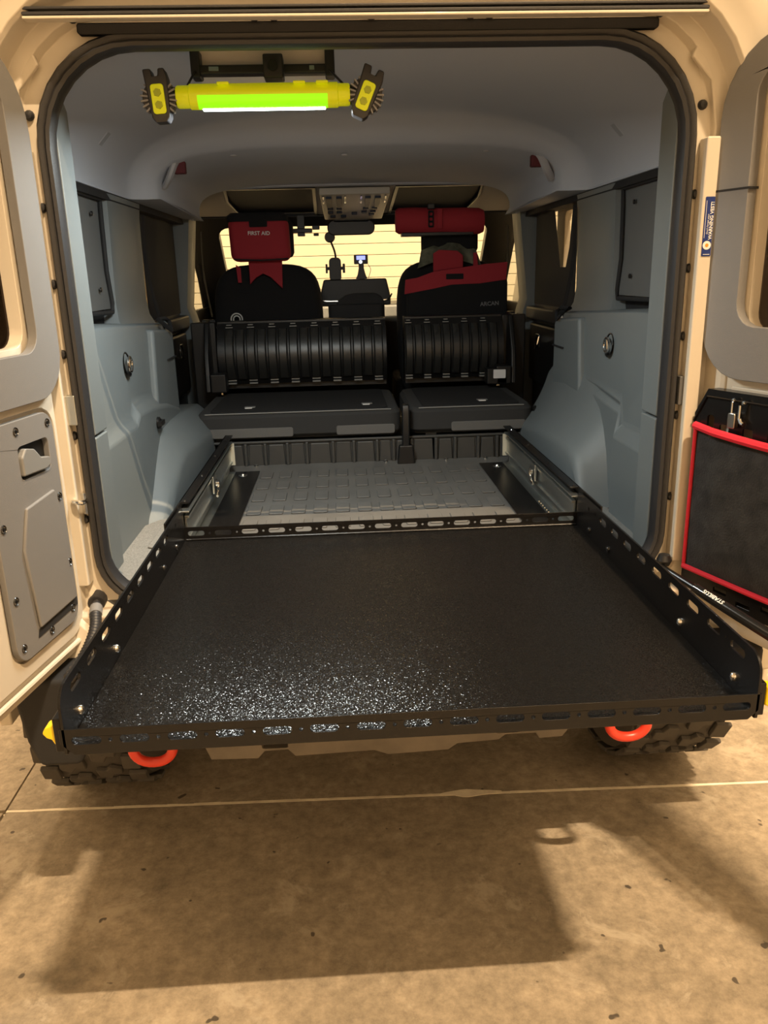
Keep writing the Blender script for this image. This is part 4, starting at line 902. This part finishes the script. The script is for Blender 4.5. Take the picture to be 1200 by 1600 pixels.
# ---------------------------------------------------------------- dome light at the rear of the headliner and the LED work light hung from it
DL = build(MB().plate(rr(-.375, -.085, 1.832, 1.90, .012, 3), .10, XZ(.92)), 'dome_light', mat('lens_beige', (.72, .66, .60), .45), V, bevel=.006)
build(MB().box(-.36, -.085, .79, .82, 1.824, 1.842).box(-.372, -.352, .785, .83, 1.818, 1.87).box(-.098, -.078, .785, .83, 1.818, 1.87), 'bracket_bar', BLACKP, DL, bevel=.004)
build(MB().box(-.222, -.182, .75, .795, 1.808, 1.852), 'camera_box', BLACKP, DL, bevel=.003)
build(MB().cyl((-.202, .752, 1.829), (-.202, .743, 1.829), .010, n=14), 'camera_lens', BLACKG, DL, smooth=True)
build(MB().box(-.335, -.315, .784, .79, 1.829, 1.837).box(-.13, -.12, .784, .79, 1.829, 1.837), 'bright_clip', CHROME, DL)
WL = thing('led_work_light', 'lit lime green LED work light hung across the top of the opening', 'work light', (-.22, .735, 1.765))
tl = []
for x, r in [(-.395, .019), (-.392, .021), (-.37, .021), (-.368, .0235), (-.345, .0235), (-.10, .0235), (-.075, .0235), (-.073, .021), (-.053, .021), (-.05, .019)]:
    tl.append([(x, .735+r*cos(a), 1.772+r*sin(a)) for a in [2*pi*k/20 for k in range(20)]])
build(MB().stack(tl), 'tube_housing', LIME, WL, smooth=True)
build(MB().stack([[(x, .735+.0245*cos(a), 1.772+.0245*sin(a)) for a in [pi*1.02+pi*.42*k/8 for k in range(9)]]+[(x, .735+.015*cos(a), 1.772+.015*sin(a)) for a in [pi*1.44-pi*.42*k/8 for k in range(9)]] for x in (-.352, -.095)]), 'lit_lens', LIMEG, WL, smooth=True, label='glowing green lens of the work light')
build(MB().box(-.345, -.10, .7275, .7425, 1.7465, 1.7495), 'led_strip', LEDM, WL, bevel=.001)
for x in (-.30, -.15, -.105): build(MB().box(x-.012, x+.012, .708, .720, 1.789, 1.794), 'moulded_key', LIME, WL, bevel=.002)
def bracket(cx, tilt, sgn):
    Mb = frame((cx, .735, 1.768), (cos(tilt), 0, sin(tilt)), (-sin(tilt), 0, cos(tilt)))
    b = build(MB().plate([(-.018, -.035), (-.012, -.044), (.012, -.044), (.018, -.035), (.022, .035), (.018, .052), (.006, .052), (.004, .038), (-.006, .038), (-.008, .052), (-.024, .052)], .034, Mb, z0=-.012), 'swivel_bracket', mat('bracket_grey', (.035, .035, .04), .45), WL, bevel=.004)
    build(MB().plate(rr(-.013, .013, -.030, .024, .006, 3), .004, Mb, z0=.022), 'key_pad', LIME, b, bevel=.002)
    for zc in (-.014, .008): build(MB().lathe([(.008, 0), (.0075, .002), (.0001, .002)], Mb @ Vector((0, zc, .0262)), Mb.col[2].to_3d(), 6), 'key', mat('lime_key', (.42, .50, .02), .4), b, smooth=True)
    for s in (-1, 1):
        for k in range(7):
            a = -1.1+.3*k+(.0 if s > 0 else pi)
            build(MB().box(.021, .036, -.0016, .0016, -.004, .018, Mb @ Matrix.Rotation(a, 4, 'Z')), 'ratchet_tooth', mat('tooth_grey', (.25, .25, .27), .4), b)
    build(MB().cyl(Mb @ Vector((0, 0, -.008)), Mb @ Vector((0, 0, .014)), .033, n=24), 'ratchet_disc', mat('bracket_grey', (.035, .035, .04), .45), b, bevel=.002)
bracket(-.428, .06, -1); bracket(-.018, -.42, 1)
for x0, x1 in ((-.44, -.392), (-.052, 0)): build(MB().cyl((x0, .735, 1.772), (x1, .735, 1.772), .018, n=14), 'end_joint', BLACKP, WL, smooth=True)
for x0, x1 in ((-.362, -.375), (-.088, -.06)):
    build(MB().tube([(x0, .79, 1.828), (x0, .77, 1.824), (x1, .735, 1.789)], .0025, 6), 'hanging_wire', BLACKP, WL, smooth=True)
